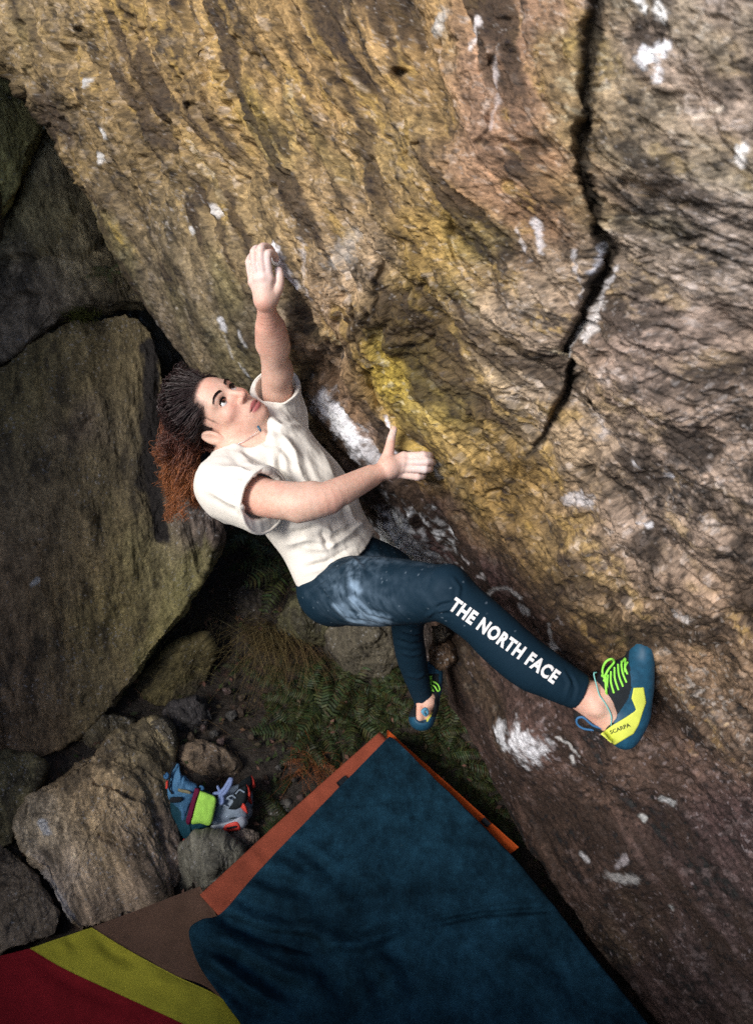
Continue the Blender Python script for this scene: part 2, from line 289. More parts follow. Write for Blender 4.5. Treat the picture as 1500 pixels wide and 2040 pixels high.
for pts, hw, dep in CREASES:
    d, tt = seg_dist(px, py, pts)
    if hw == 'main': h_ = np.interp(tt, [0, .25, .45, .6, .8, 1], [24, 17, 10, 13, 8, 3]); 
    else: h_ = hw*np.sqrt(np.clip(tt*(1-tt)*4.4 + .12, 0, 1))
    jag = np.clip(1 + .55*n1 + .45*blocks + .35*n2, .3, 1.9)
    m = np.exp(-np.clip(d/(h_*jag + .5), 0, 9)**(2.4 if hw == 'main' else 1.7)); brk = 1 if hw == 'main' else np.clip(.75 + 1.5*blocks + .8*n2, 0, 1.4)
    slot = np.maximum(slot, dep*m*brk*(.75*np.interp(tt, [0, .8, 1], [1, .8, .1]) if hw == 'main' else .8))
for bx_, by_, br_, bh_ in BUMPS: disp = disp + bh_*np.exp(-((px-bx_)**2 + (py-by_)**2)/(br_*br_))
near = np.clip(D/1.9, .45, 1.0); disp = disp*near; disp = np.where(t_ < 0, np.clip(disp, -.02, .02), disp)
quads = gridfaces(len(py_rows), len(tc)); nv = vnormals(camp, quads); sgn = np.sign((nv*-camp).sum(-1).mean()); nv *= sgn
nsm = nrm(C(600, 700, 2) * 0 + nv[(t_ > .1) & (t_ < .9)].mean(0))
# keep the places clear where hands and feet touch
keep = np.ones(len(px))
for kx, ky, kr in [(540, 520, 45), (850, 920, 45), (868, 1345, 30), (1290, 1330, 45)]: keep *= 1 - .75*np.exp(-((px-kx)**2+(py-ky)**2)/(kr*kr))
dirn = nv*.6 + nsm*.4
edgefade = sstep(-.5, .0, t_)*.7 + .3
campd = camp + dirn*(disp*keep*edgefade)[:, None] + camp/np.linalg.norm(camp, axis=1, keepdims=True)*(slot*np.where(t_ < 0, 0, 1))[:, None]
# rock colours, with shade painted into the main crack and lower slab
cw = np.zeros((len(px), 3)); ws = np.zeros(len(px)) + 1e-9
wpx = px + 40*n1 + 30*big; wpy = py + 40*blocks + 30*n2
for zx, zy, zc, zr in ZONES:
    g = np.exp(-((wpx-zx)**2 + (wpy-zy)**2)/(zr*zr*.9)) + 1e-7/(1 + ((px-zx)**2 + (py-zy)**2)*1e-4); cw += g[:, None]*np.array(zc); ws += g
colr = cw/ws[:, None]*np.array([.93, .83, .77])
l1 = fbm(st, 30, 4, .68, 101)*(1-iso) + iso*1.15*fbm(sti, 26, 4, .68, 102); l2 = fbm(rcw, 55, 3, .6, 111); l3 = fbm(st2, 120, 3, .7, 121)
colr = colr*np.clip(.98 + 1.35*l1 + .75*l3 + .35*n1, .14, 2.4)[:, None]
gold = sstep(.10, .5, fbm(st2, 18, 3, .6, 131))*sstep(-.1, .5, (colr[:, 0] - .2)*5)
colr = colr*(1 - gold[:, None]*.6) + gold[:, None]*.6*np.array([.40, .27, .06])*np.clip(1 + .8*l3, .4, 1.8)[:, None]
pale = sstep(.22, .45, l2 + .35*l3)*(.25 + .75*sstep(.18, .34, colr.mean(1)))
colr = colr*(1 - .55*pale[:, None]) + .55*pale[:, None]*np.array([.56, .52, .50])
dark = sstep(.02, .28, fbm(st, 12, 4, .70, 141)*(1-iso) + iso*fbm(sti, 13, 4, .7, 142)); colr = colr*(1 - .84*dark[:, None]) + .84*dark[:, None]*np.array([.045, .030, .020])
olive = sstep(.05, .4, fbm(st2, 6, 3, .6, 171))*.45; colr = colr*(1-olive[:, None]) + olive[:, None]*colr*np.array([.85, 1.0, .55])
dc_, _ = seg_dist(px, py, CREASES[0][0]); dk_ = (.85*sstep(26, 10, dc_*np.interp(py, [0, 500, 900], [1, 1.5, 3.2])))[:, None]; colr = colr*(1-dk_) + dk_*np.array([.035, .028, .02])  # shade inside the main crack, painted dark along its line
spk = sstep(.54, .70, fbm(rcw*[.6, 1, 1], 190, 2, .6, 151) + .42*fbm(rcw, 6, 2, .5, 161)); colr = colr*(1 - .45*spk[:, None]) + .45*spk[:, None]*np.array([.42, .42, .43])
_lum = colr.mean(1, keepdims=True); colr = (colr*.92 + _lum*.08)*np.array([.80, .755, .70]); _dp = sstep(.30, .48, fbm(rcw, 115, 2, .6, 181))[:, None]; colr = colr*(1 - .55*_dp); _g = (sstep(1080, 1300, px)*sstep(1350, 1000, py)*.40)[:, None]; colr = colr*(1-_g) + _g*colr.mean(1, keepdims=True)*np.array([1.06, .97, 1.0]); _b = (sstep(0, 70, below)*lipm*inner)[:, None]; colr = colr*(1 - _b*np.array([.20, .26, .17]))  # last step: below the lip, purple tint plus painted shade
for pts, hw, stg, cc in CHALK:
    d, _ = seg_dist(px, py, pts); m = sstep(1.35, .25, d/hw + .9*l1 + .8*l3 + .5*l2)*stg; m = m[:, None]; colr = colr*(1-m) + m*np.array(cc)
colr = np.clip(colr, .012, .9)
rock_mat = mat('rock_face_stone', attr=True, rough=.78, spec=.35, vec='rc', noise=[(120, 5, .5, 1.55)], bump=[(150, 4, .7, .006)])
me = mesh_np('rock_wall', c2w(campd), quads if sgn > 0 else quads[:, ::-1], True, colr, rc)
WALL_CAM, WALL_Q = campd, quads
rock_wall = tag(link('rock_wall', me, rock_mat, None, P(1000, 1300, 2.1)), 'overhanging golden brown rock face the climber hangs from, split by a dark crack', 'rock face')

# ------------------------------------------------------------------ boulders
def outline_rock(name, outline, dfun, bulge, thick, label, zones, seed=1, nr=70, nth=260, rough_amp=1.0, stretch=None, power=3.0, matl=None, cat='boulder', group=None, creases=(), dirpx=(0.3, 1), spots=(), foot=None, streak=.4):
    """a boulder with the given outline (pixels at its own distance dfun), domed towards the viewer and as deep as it is wide"""
    o = np.array(outline, float); oc = spline(np.vstack([o, o[:1]]), nth + 1)[:-1]; c = oc.mean(0)
    _k = np.linspace(0, len(o), nth, endpoint=False); oc = .45*oc + .55*np.stack([np.interp(_k, np.arange(len(o)+1), np.append(o[:, i_], o[0, i_])) for i_ in (0, 1)], 1)
    ext = np.ptp(oc, axis=0)/2
    R = np.concatenate([np.linspace(0.0, .999, nr)**.8, 1 - (np.linspace(0.04, 1, 22))*.7]); side = np.concatenate([np.zeros(nr), np.ones(22)])
    RR, TH = np.meshgrid(R, np.arange(nth), indexing='ij'); SS = np.repeat(side[:, None], nth, 1)
    px = (c[0] + RR*(oc[TH, 0]-c[0])).ravel(); py = (c[1] + RR*(oc[TH, 1]-c[1])).ravel(); r = RR.ravel(); s = SS.ravel()
    prof = np.sqrt(np.maximum(1 - r**power, 0)); dd = dfun(px, py); rs_ = np.random.RandomState(seed); uu, vv = (px-c[0])/ext[0], (py-c[1])/ext[1]
    for k_ in range(8):
        th_ = 2*np.pi*k_/8 + rs_.uniform(-.35, .35); prof = np.minimum(prof, rs_.uniform(.02, .16) + rs_.uniform(.62, 1.5)*np.maximum(1 - (uu*np.cos(th_) + vv*np.sin(th_)), 0))
    d = np.where(s > .5, dd + thick*np.sqrt(np.maximum(1 - r**2, 0)), dd - bulge*prof)
    v = np.stack([(px-CX)/F_PX*d, (CY-py)/F_PX*d, -d], -1)
    q = gridfaces(len(R), nth, True); n = vnormals(v, q); n *= np.sign((n[:nr*nth//2]*-v[:nr*nth//2]).sum())
    ax = nrm([dirpx[0], -dirpx[1], .1]); up = nrm(np.cross(ax, [0, 0, 1])); w3 = np.cross(ax, up)
    rcx = np.stack([v @ ax, v @ up, v @ w3], -1) + seed*3.7
    st = rcx*np.array(stretch if stretch else [.35, 1, 1]); rcx2 = rcx + .05*fbm(rcx, 3, 2, .5, seed)[:, None]
    dsp = rough_amp*(.035*fbm(st, 4.5, 3, .5, seed) + .016*terrace(fbm(st, 12, 3, .55, seed+5), 4, .16) + .012*fbm(st, 12, 3, .5, seed+7, True)*.8 + .007*terrace(fbm(rcx2, 26, 2, .5, seed+9), 3, .2)) + .0035*fbm(st, 75, 3, .6, seed+11) + .0016*fbm(rcx, 190, 2, .6, seed+13)
    for pts, hw, dep in creases:
        dd_, tt = seg_dist(px, py, pts); dsp = dsp - dep*np.exp(-np.clip(dd_/(hw*(1 + .5*fbm(rcx, 40, 2, .5, 5))), 0, 9)**2)
    v = v + n*dsp[:, None]
    cw = np.zeros((len(px), 3)); ws = np.zeros(len(px)) + 1e-9; nn = fbm(st, 10, 3, .55, seed+20)
    for zx, zy, zc, zr in zones:
        g = np.exp(-((px+50*nn-zx)**2 + (py+50*nn-zy)**2)/(zr*zr)) + 1e-7; cw += g[:, None]*np.array(zc); ws += g
    col = cw/ws[:, None]*np.clip(1 + .9*fbm(st, 30, 4, .68, seed+21) + .6*fbm(st, 120, 3, .7, seed+22), .25, 2.3)[:, None]
    col = col*np.clip(1 + streak*fbm(rcx*np.array([.10, 1, 1]), 55, 3, .6, seed+26), .35, 2)[:, None]
    dkk = sstep(.12, .42, fbm(st, 9, 4, .65, seed+25))[:, None]; col = col*(1-.6*dkk) + .6*dkk*np.array([.03, .025, .02])
    spk = sstep(.56, .68, fbm(rcx, 150, 2, .6, seed+23) + .3*fbm(rcx, 7, 2, .5, seed+24)); col = col*(1-.6*spk[:, None]) + .6*spk[:, None]*np.array([.42, .42, .43])
    for pts, hw, stg, cc in spots:
        d_, _ = seg_dist(px, py, pts); m = (sstep(1.2, .6, d_/hw + .6*fbm(st, 34, 4, .65, seed+21))*stg)[:, None]; col = col*(1-m) + m*np.array(cc)
    vw = c2w(v)
    base = foot if foot is not None else np.array([vw[:, 0].mean(), vw[:, 1].mean(), vw[:, 2].min()])
    me = mesh_np(name, vw, q[:, ::-1], True, np.clip(col, .01, .9), rcx)
    ob = link(name, me, matl or MATS['boulder_stone'], None, [float(k) for k in base])
    return tag(ob, label, cat, group)
mat('boulder_stone', attr=True, rough=.72, spec=.4, vec='rc', noise=[(110, 5, .5, 1.55)], bump=[(110, 5, .8, .009)])
def plane_d(a, b, c):
    A = np.array([[1, q[0], q[1]] for q in (a, b, c)], float); k = np.linalg.solve(A, [q[2] for q in (a, b, c)]); return lambda x, y: k[0] + k[1]*x + k[2]*y
OL, OL2, BR, PU, DK = (.175, .138, .072), (.22, .178, .082), (.21, .145, .088), (.165, .125, .112), (.10, .085, .06)
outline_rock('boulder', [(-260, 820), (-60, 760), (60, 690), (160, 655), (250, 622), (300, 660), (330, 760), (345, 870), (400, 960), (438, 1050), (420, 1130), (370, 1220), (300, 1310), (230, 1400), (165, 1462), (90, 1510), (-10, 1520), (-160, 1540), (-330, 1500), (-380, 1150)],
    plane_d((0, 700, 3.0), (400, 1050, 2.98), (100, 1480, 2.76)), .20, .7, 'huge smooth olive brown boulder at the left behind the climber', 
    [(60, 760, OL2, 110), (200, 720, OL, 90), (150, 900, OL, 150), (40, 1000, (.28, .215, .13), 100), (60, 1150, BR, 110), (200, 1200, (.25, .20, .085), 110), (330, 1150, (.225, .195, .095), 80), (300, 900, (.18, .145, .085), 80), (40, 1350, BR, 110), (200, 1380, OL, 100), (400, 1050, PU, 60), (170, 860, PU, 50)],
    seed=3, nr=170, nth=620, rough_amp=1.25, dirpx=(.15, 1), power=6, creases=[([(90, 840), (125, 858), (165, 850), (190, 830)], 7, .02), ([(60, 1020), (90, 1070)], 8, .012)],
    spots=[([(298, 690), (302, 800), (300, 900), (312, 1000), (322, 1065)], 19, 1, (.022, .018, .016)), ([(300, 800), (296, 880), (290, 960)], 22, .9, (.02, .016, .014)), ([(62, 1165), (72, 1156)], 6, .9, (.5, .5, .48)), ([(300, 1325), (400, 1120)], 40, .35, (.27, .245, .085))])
outline_rock('boulder', [(-240, 330), (-60, 120), (5, 108), (55, 165), (78, 235), (62, 300), (30, 380), (0, 430), (-120, 520), (-260, 500)], plane_d((0, 120, 3.2), (80, 240, 3.2), (0, 430, 3.15)), .22, .6,
    'mossy olive rock in the top left corner against the rock face', [(20, 220, (.44, .38, .15), 80), (10, 350, (.46, .40, .15), 80)], seed=9, nr=90, nth=300, rough_amp=1.2, power=5)
outline_rock('boulder', [(-260, 560), (-60, 440), (20, 415), (58, 330), (95, 255), (140, 300), (185, 390), (215, 470), (262, 560), (285, 600), (230, 608), (150, 632), (60, 690), (-40, 740), (-260, 760)], plane_d((0, 450, 3.25), (250, 550, 3.25), (0, 700, 3.2)), .16, .6,
    'dark brown rock wedged between the smooth boulder and the top left rock', [(80, 430, (.44, .36, .17), 80), (120, 330, (.42, .35, .21), 70), (60, 580, (.34, .27, .19), 100), (180, 520, (.40, .33, .18), 70)], seed=13, nr=90, nth=320, rough_amp=1.2, power=3,
    creases=[([(150, 400), (130, 450), (75, 500), (0, 520)], 9, .05), ([(75, 490), (160, 510), (215, 480)], 8, .04), ([(0, 600), (60, 590)], 14, .04)])
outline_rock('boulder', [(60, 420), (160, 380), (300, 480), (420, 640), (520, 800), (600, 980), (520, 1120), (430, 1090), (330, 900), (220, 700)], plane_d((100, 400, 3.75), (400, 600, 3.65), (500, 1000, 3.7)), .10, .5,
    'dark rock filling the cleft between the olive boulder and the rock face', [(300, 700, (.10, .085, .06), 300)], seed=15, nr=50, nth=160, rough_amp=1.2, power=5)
# the big schist block in the lower left and the stones around it
outline_rock('boulder', [(28, 1650), (60, 1590), (120, 1550), (180, 1500), (240, 1462), (315, 1434), (338, 1480), (345, 1560), (352, 1640), (362, 1720), (340, 1790), (260, 1830), (160, 1856), (118, 1800), (90, 1740), (50, 1690)],
    plane_d((100, 1560, 2.58), (330, 1480, 2.72), (200, 1840, 2.37)), .16, .28, 'large block of streaky brown schist in the lower left', 
    [(100, 1650, (.48, .40, .29), 45), (200, 1560, (.34, .25, .15), 80), (280, 1500, (.31, .25, .14), 60), (200, 1700, (.36, .27, .165), 80), (120, 1740, (.38, .31, .25), 50), (320, 1700, (.20, .15, .12), 60), (230, 1800, (.25, .19, .14), 60)], seed=17, streak=.9, nr=130, nth=420, rough_amp=1.1, dirpx=(.5, 1), stretch=[.25, 1, 1], power=5,
    creases=[([(190, 1555), (230, 1570), (265, 1590)], 6, .025), ([(195, 1670), (245, 1690), (275, 1705)], 7, .02), ([(300, 1600), (340, 1720)], 8, .02)], spots=[([(88, 1642), (95, 1660)], 9, 1, (.62, .62, .62)), ([(85, 1740), (140, 1830)], 8, .6, (.42, .42, .44))])
def stone(outline, d, bulge, label, col, seed, thick=None, cat='stone', **k):
    o = np.array(outline, float); c = o.mean(0); w_ = np.ptp(o[:, 0])/F_PX*(d if not callable(d) else d(c[0], c[1]))
    df = d if callable(d) else (lambda x, y, d=d: d + 0*x)
    return outline_rock('rock' if cat == 'rock' else 'stone', outline, df, bulge, thick or w_*.5, label, [(c[0], c[1], col, 400)], seed=seed, nr=k.pop('nr', 40), nth=k.pop('nth', 130), cat=cat, **k)
# ------------------------------------------------------------------ ground
gx = np.concatenate([[-45, -20, -8, -4], np.linspace(-2.2, 2.2, 260), [4, 8, 20, 45]]); gy = np.concatenate([[-45, -20, -8, -3], np.linspace(-1.0, 4.6, 330), [6, 9, 20, 45]])
GX, GY = np.meshgrid(gx, gy, indexing='ij'); g3 = np.stack([GX.ravel(), GY.ravel(), 0*GX.ravel()], -1)
def ground_h(p):
    return .015*fbm(p, 9, 4, .55, 5) + .035*fbm(p, 2.2, 2, .5, 6) + .34*sstep(1.55, 3.6, p[:, 1] - .15*p[:, 0]) 
gz = ground_h(g3) - .02 + .008*fbm(g3, 45, 3, .6, 8)
gv = g3.copy(); gv[:, 2] = gz
gcol = np.array([.030, .023, .017])*(1 + .6*fbm(g3, 12, 4, .6, 15) + .5*fbm(g3, 60, 3, .7, 16))[:, None]
wet = sstep(.15, .4, fbm(g3, 2.5, 3, .5, 18)); gcol = gcol*(1-.3*wet[:, None])
leaf = sstep(.45, .55, fbm(g3, 48, 2, .6, 19)); gcol = gcol*(1-.6*leaf[:, None]) + .6*leaf[:, None]*np.array([.10, .055, .035])
soil = mat('dark_soil', attr=True, rough=.6, spec=.45, noise=[(60, 7, .5, 1.6)], bump=[(45, 8, .7, .02), (200, 4, .5, .005)])
me = mesh_np('ground', gv, gridfaces(len(gx), len(gy))[:, ::-1], True, np.clip(gcol, .008, .5))
tag(link('ground', me, soil), 'dark damp soil at the foot of the rocks', None, None, 'structure')
def gheight(x, y): return float(ground_h(np.array([[x, y, 0.]]))[0])
# stones standing about on it
stone([(250, 1395), (300, 1330), (350, 1290), (410, 1270), (425, 1310), (400, 1370), (350, 1430), (290, 1445), (240, 1450)], 3.0, .10, 'mossy slab of rock at the foot of the huge boulder', (.105, .085, .035), 23, thick=.2, cat='rock', nr=60, nth=200, dirpx=(1, -1.2), power=3)
stone([(545, 1230), (580, 1190), (640, 1170), (690, 1190), (705, 1230), (680, 1275), (640, 1290), (580, 1275), (548, 1260)], 3.12, .12, 'grey green mossy rock just below the climber\'s seat, left of a crack', (.075, .07, .035), 29, thick=.25, cat='rock', nr=60, nth=200)
stone([(640, 1255), (700, 1210), (770, 1215), (800, 1260), (795, 1320), (750, 1350), (690, 1340), (650, 1300)], 3.06, .11, 'speckled grey rock between the climber\'s two legs', (.075, .065, .045), 31, thick=.25, cat='rock', nr=60, nth=200)
stone([(790, 1250), (830, 1220), (872, 1240), (890, 1300), (872, 1340), (820, 1330), (795, 1300)], 2.82, .08, 'brown rock behind the climber\'s hanging shin', (.07, .05, .045), 37, thick=.2, cat='rock', nr=50, nth=160)
stone([(858, 1248), (885, 1236), (902, 1262), (888, 1285), (864, 1282)], 2.42, .03, 'small grey stone block wedged in the face beside the shin', (.12, .10, .075), 41, thick=.1)
stone([(862, 1290), (892, 1282), (900, 1312), (880, 1326), (862, 1318)], 2.46, .03, 'rusty brown stone under the wedged grey block', (.12, .075, .045), 43, thick=.1)
stone([(355, 1492), (400, 1480), (445, 1492), (474, 1520), (470, 1545), (440, 1556), (400, 1552), (365, 1535), (350, 1510)], 2.75, .08, 'rough brown stone behind the blue bag and the trainer', (.17, .125, .085), 47, thick=.12)
stone([(362, 1690), (400, 1668), (440, 1672), (478, 1700), (470, 1745), (430, 1790), (390, 1800), (360, 1770)], 2.50, .05, 'grey green flat stone below the blue bag', (.13, .125, .10), 53, thick=.12)
stone([(460, 1660), (480, 1650), (514, 1662), (512, 1684), (490, 1702), (464, 1690)], 2.58, .03, 'small brown stone beside the edge of the red pad', (.20, .16, .13), 59, thick=.08)
stone([(-120, 1540), (-20, 1500), (60, 1512), (90, 1530), (70, 1580), (40, 1640), (20, 1690), (-60, 1700), (-150, 1660)], lambda x, y: 2.60 - .00095*(y - 1580), .10, 'dark mossy rock at the left edge above the schist block', (.16, .14, .075), 61, thick=.25, cat='rock', nr=60, nth=200)
stone([(-140, 1700), (-20, 1672), (35, 1700), (80, 1760), (118, 1820), (110, 1862), (20, 1900), (-120, 1930)], lambda x, y: 2.40 - .00095*(y - 1780), .09, 'dark rock in the lower left corner beside the striped pad', (.15, .12, .09), 67, thick=.22, cat='rock', nr=60, nth=200)
stone([(300, 1440), (322, 1430), (345, 1450), (352, 1490), (340, 1530), (322, 1500)], 2.72, .04, 'thin slab leaning on the right side of the schist block', (.10, .085, .06), 71, thick=.1)
stone([(500, 1630), (540, 1602), (575, 1600), (560, 1640), (520, 1668)], 2.70, .03, 'low grey stone half under the red pad\'s edge', (.09, .085, .075), 73, thick=.08)
stone([(352, 1800), (372, 1770), (400, 1755), (392, 1775), (362, 1812)], 2.45, .03, 'dark sliver of stone between the schist block and the striped pad', (.12, .10, .08), 75, thick=.1)
stone([(150, 1470), (185, 1440), (225, 1420), (262, 1440), (240, 1470), (190, 1500)], 2.80, .06, 'dark shadowed stone behind the schist block', (.13, .11, .07), 76, thick=.15)
stone([(330, 1420), (360, 1395), (400, 1400), (410, 1440), (380, 1475), (345, 1465)], 2.84, .05, 'wet black rock glistening above the brown stone', (.05, .045, .045), 77, thick=.12)
stone([(455, 1180), (500, 1160), (540, 1185), (530, 1230), (480, 1250), (450, 1220)], 3.22, .06, 'black rock under the big fern', (.06, .05, .04), 78, thick=.15)
rng = random.Random(5)
STONE_WORDS = ['pinkish pebble in the dark soil', 'grey pebble in the dark soil', 'brown pebble in the dark soil']
for k, (x, y, s) in enumerate([(452, 1376, 9), (462, 1425, 12), (478, 1420, 9), (405, 1450, 8), (425, 1462, 10), (380, 1470, 9), (440, 1478, 8), (410, 1425, 13), (480, 1390, 8), (530, 1560, 6), (555, 1530, 6), (500, 1470, 6), (600, 1590, 7), (585, 1555, 6), (390, 1420, 9), (370, 1440, 10)]):
    d = Gd(x, y, gheight(*Gp(x, y, 0)[:2]) + .01); pts = [(x + s*rng.uniform(.7, 1.25)*math.cos(a), y + s*rng.uniform(.6, 1.1)*math.sin(a)) for a in np.linspace(0, 6.28, 8)[:-1]]
    kind = k % 3
    outline_rock('pebble', pts, lambda X, Y, d=d: d + 0*X, s/F_PX*d*.8, s/F_PX*d, STONE_WORDS[kind], [(x, y, [(.09, .06, .055), (.065, .062, .058), (.07, .05, .035)][kind], 400)], seed=80+k, nr=10, nth=36, rough_amp=.12, cat='pebble', group='pebbles on the soil, ' + ['pinkish', 'grey', 'brown'][kind])
# unseen rocks added behind the camera and at the left to shade the hollow
def shade_rock(center, rad, h, z0, seed, label):
    n, m = 70, 130; th = np.linspace(0, 2*np.pi, m, endpoint=False); z = np.linspace(0, 1, n); ZZ, TT = np.meshgrid(z, th, indexing='ij')
    R = 1 - .22*ZZ**3; R = np.where(ZZ > .9, R*np.sqrt(np.clip((1-ZZ)/.1, 0, 1)), R)
    v = np.stack([center[0] + rad[0]*R*np.cos(TT), center[1] + rad[1]*R*np.sin(TT), z0 + h*ZZ], -1).reshape(-1, 3)
    out = np.stack([np.cos(TT), np.sin(TT), .3*ZZ], -1).reshape(-1, 3)
    v = v + out*(.14*fbm(v, 1.6, 3, .5, seed) + .05*terrace(fbm(v, 4, 3, .5, seed+1), 4, .2) + .015*fbm(v, 14, 3, .55, seed+2))[:, None]
    o = link('boulder', mesh_np('boulder', v, gridfaces(n, m, True), True, np.array([.13, .11, .07])*(1 + .6*fbm(v, 7, 4, .6, seed+3))[:, None], v), MATS['boulder_stone'], None, (center[0], center[1], z0)); tag(o, label, 'boulder')
shade_rock((-.3, -1.75), (3.0, 1.38), 2.6, -.1, 4, 'unseen grey brown boulder added below the camera to shade the ground and lower slab')
shade_rock((-2.75, 1.6), (1.1, 3.2), 2.3, -.1, 14, 'unseen tall rock added on the far left to keep sun off the hollow')
# ------------------------------------------------------------------ soft-blended solids (signed distance field, then surface nets)
class Field:
    def __init__(s, lo, hi, h):
        s.lo = np.asarray(lo, float); s.h = h; s.n = np.ceil((np.asarray(hi) - s.lo)/h).astype(int) + 1
        s.f = np.full(s.n, .08, np.float32)
    def box(s, lo, hi, m):
        a = np.clip(np.floor((np.asarray(lo) - m - s.lo)/s.h).astype(int), 0, s.n - 1); b = np.clip(np.ceil((np.asarray(hi) + m - s.lo)/s.h).astype(int) + 1, 1, s.n)
        sl = tuple(slice(a[k], b[k]) for k in range(3))
        ax = [(s.lo[k] + np.arange(a[k], b[k])*s.h).astype(np.float32) for k in range(3)]
        return sl, np.meshgrid(*ax, indexing='ij', sparse=True)
    def op(s, fn, lo, hi, k, mode='add'):
        sl, (X, Y, Z) = s.box(lo, hi, max(.02, k*1.3)); 
        if 0 in s.f[sl].shape: return
        g = fn(X, Y, Z).astype(np.float32); f = s.f[sl]
        if mode == 'sub': g = -g; hh = np.clip(.5 - .5*(g - f)/k, 0, 1); s.f[sl] = g + (f - g)*hh + k*hh*(1-hh); return   # smooth max
        if mode == 'cap': s.f[sl] = np.maximum(f, g); return
        hh = np.clip(.5 + .5*(f - g)/k, 0, 1); s.f[sl] = f + (g - f)*hh - k*hh*(1-hh)
    def cone(s, a, b, ra, rb, k=.01, flat=None, mode='add'):
        a = np.asarray(a, float); b = np.asarray(b, float); ab = b - a; L2 = max(float(ab @ ab), 1e-12)
        def fn(X, Y, Z):
            x, y, z = X - a[0], Y - a[1], Z - a[2]; t = np.clip((x*ab[0] + y*ab[1] + z*ab[2])/L2, 0, 1)
            x, y, z = x - t*ab[0], y - t*ab[1], z - t*ab[2]; r = ra + t*(rb - ra)
            if flat is None: return np.sqrt(x*x + y*y + z*z) - r
            n, fl = flat; dn = x*n[0] + y*n[1] + z*n[2]; q = dn*(1/fl - 1)
            return (np.sqrt((x + q*n[0])**2 + (y + q*n[1])**2 + (z + q*n[2])**2) - r)*(.5 + .5*fl)
        R = max(ra, rb); s.op(fn, np.minimum(a, b) - R, np.maximum(a, b) + R, k, mode)
    def chain(s, pts, k=.01, flat=None, sub=5, mode='add'):
        """one limb: a tapering tube along a smooth curve through (x, y, z, radius)"""
        p = spline(np.array(pts, float), (len(pts) - 1)*sub + 1) if len(pts) > 2 else np.array(pts, float)
        def fn(X, Y, Z):
            out = None
            for a, b in zip(p[:-1], p[1:]):
                ab = b[:3] - a[:3]; L2 = max(float(ab @ ab), 1e-12); x, y, z = X - a[0], Y - a[1], Z - a[2]
                t = np.clip((x*ab[0] + y*ab[1] + z*ab[2])/L2, 0, 1); x, y, z = x - t*ab[0], y - t*ab[1], z - t*ab[2]
                if flat is not None: n, fl = flat; q = (x*n[0] + y*n[1] + z*n[2])*(1/fl - 1); x, y, z = x + q*n[0], y + q*n[1], z + q*n[2]
                d = np.sqrt(x*x + y*y + z*z) - (a[3] + t*(b[3] - a[3])); out = d if out is None else np.minimum(out, d)
            return out if flat is None else out*(.5 + .5*flat[1])
        R = p[:, 3].max(); s.op(fn, p[:, :3].min(0) - R, p[:, :3].max(0) + R, k, mode)
    def ell(s, c, M, r, k=.01, mode='add'):
        """ellipsoid: centre c, rows of M its axes, radii r"""
        c = np.asarray(c, float); r = np.asarray(r, float); M = np.asarray(M, float)
        def fn(X, Y, Z):
            x, y, z = X - c[0], Y - c[1], Z - c[2]; k0 = 0; k1 = 0
            for i in range(3): u = (x*M[i, 0] + y*M[i, 1] + z*M[i, 2])/r[i]; k0 = k0 + u*u; k1 = k1 + (u/r[i])**2
            k0 = np.sqrt(k0); return k0*(k0 - 1)/np.maximum(np.sqrt(k1), 1e-6)
        R = r.max(); s.op(fn, c - R, c + R, k, mode)
    def cut(s, c, n, lo=None, hi=None):
        """remove everything on the side n points to (inside the box lo..hi if given)"""
        c = np.asarray(c, float); n = nrm(n); L = s.lo if lo is None else np.asarray(lo); H = s.lo + s.n*s.h if hi is None else np.asarray(hi)
        sl, (X, Y, Z) = s.box(L, H, 0); s.f[sl] = np.maximum(s.f[sl], ((X-c[0])*n[0] + (Y-c[1])*n[1] + (Z-c[2])*n[2]).astype(np.float32))
    def mesh(s):
        f = s.f; I = f < 0
        cnt = np.zeros(np.array(f.shape) - 1, np.uint8)
        cr = [(i, j, k) for i in (0, 1) for j in (0, 1) for k in (0, 1)]; sh = f.shape
        for (i, j, k) in cr: cnt += I[i:sh[0]-1+i, j:sh[1]-1+j, k:sh[2]-1+k]
        act = np.argwhere((cnt > 0) & (cnt < 8)); vid = np.full(cnt.shape, -1, np.int32); vid[tuple(act.T)] = np.arange(len(act))
        val = {c: f[act[:, 0]+c[0], act[:, 1]+c[1], act[:, 2]+c[2]] for c in cr}
        acc = np.zeros((len(act), 3)); num = np.zeros(len(act))
        for a in cr:
            for ax in range(3):
                if a[ax]: continue
                b = list(a); b[ax] = 1; fa, fb = val[a], val[tuple(b)]; m = (fa < 0) != (fb < 0); t = np.where(m, fa/np.where(m, fa - fb, 1), 0)
                p = np.tile(np.array(a, float), (len(act), 1)); p[:, ax] = t; acc += p*m[:, None]; num += m
        v = s.lo + (act + acc/np.maximum(num, 1)[:, None])*s.h
        Q = []
        for ax in range(3):
            o = [0, 1, 2]; o.remove(ax); u, w = o
            A = np.take(I, range(sh[ax]-1), ax); B = np.take(I, range(1, sh[ax]), ax)
            e = np.argwhere(A != B); e = e[(e[:, u] > 0) & (e[:, w] > 0) & (e[:, u] < sh[u]-1) & (e[:, w] < sh[w]-1)]
            if not len(e): continue
            ins = A[tuple(e.T)]; q = []
            for du, dw in ((1, 1), (0, 1), (0, 0), (1, 0)): c = e.copy(); c[:, u] -= du; c[:, w] -= dw; q.append(vid[tuple(c.T)])
            q = np.stack(q, 1); flip = ins if ax != 1 else ~ins
            q[~flip] = q[~flip][:, ::-1]; Q.append(q)
        Q = np.vstack(Q); return v, Q[(Q >= 0).all(1)]
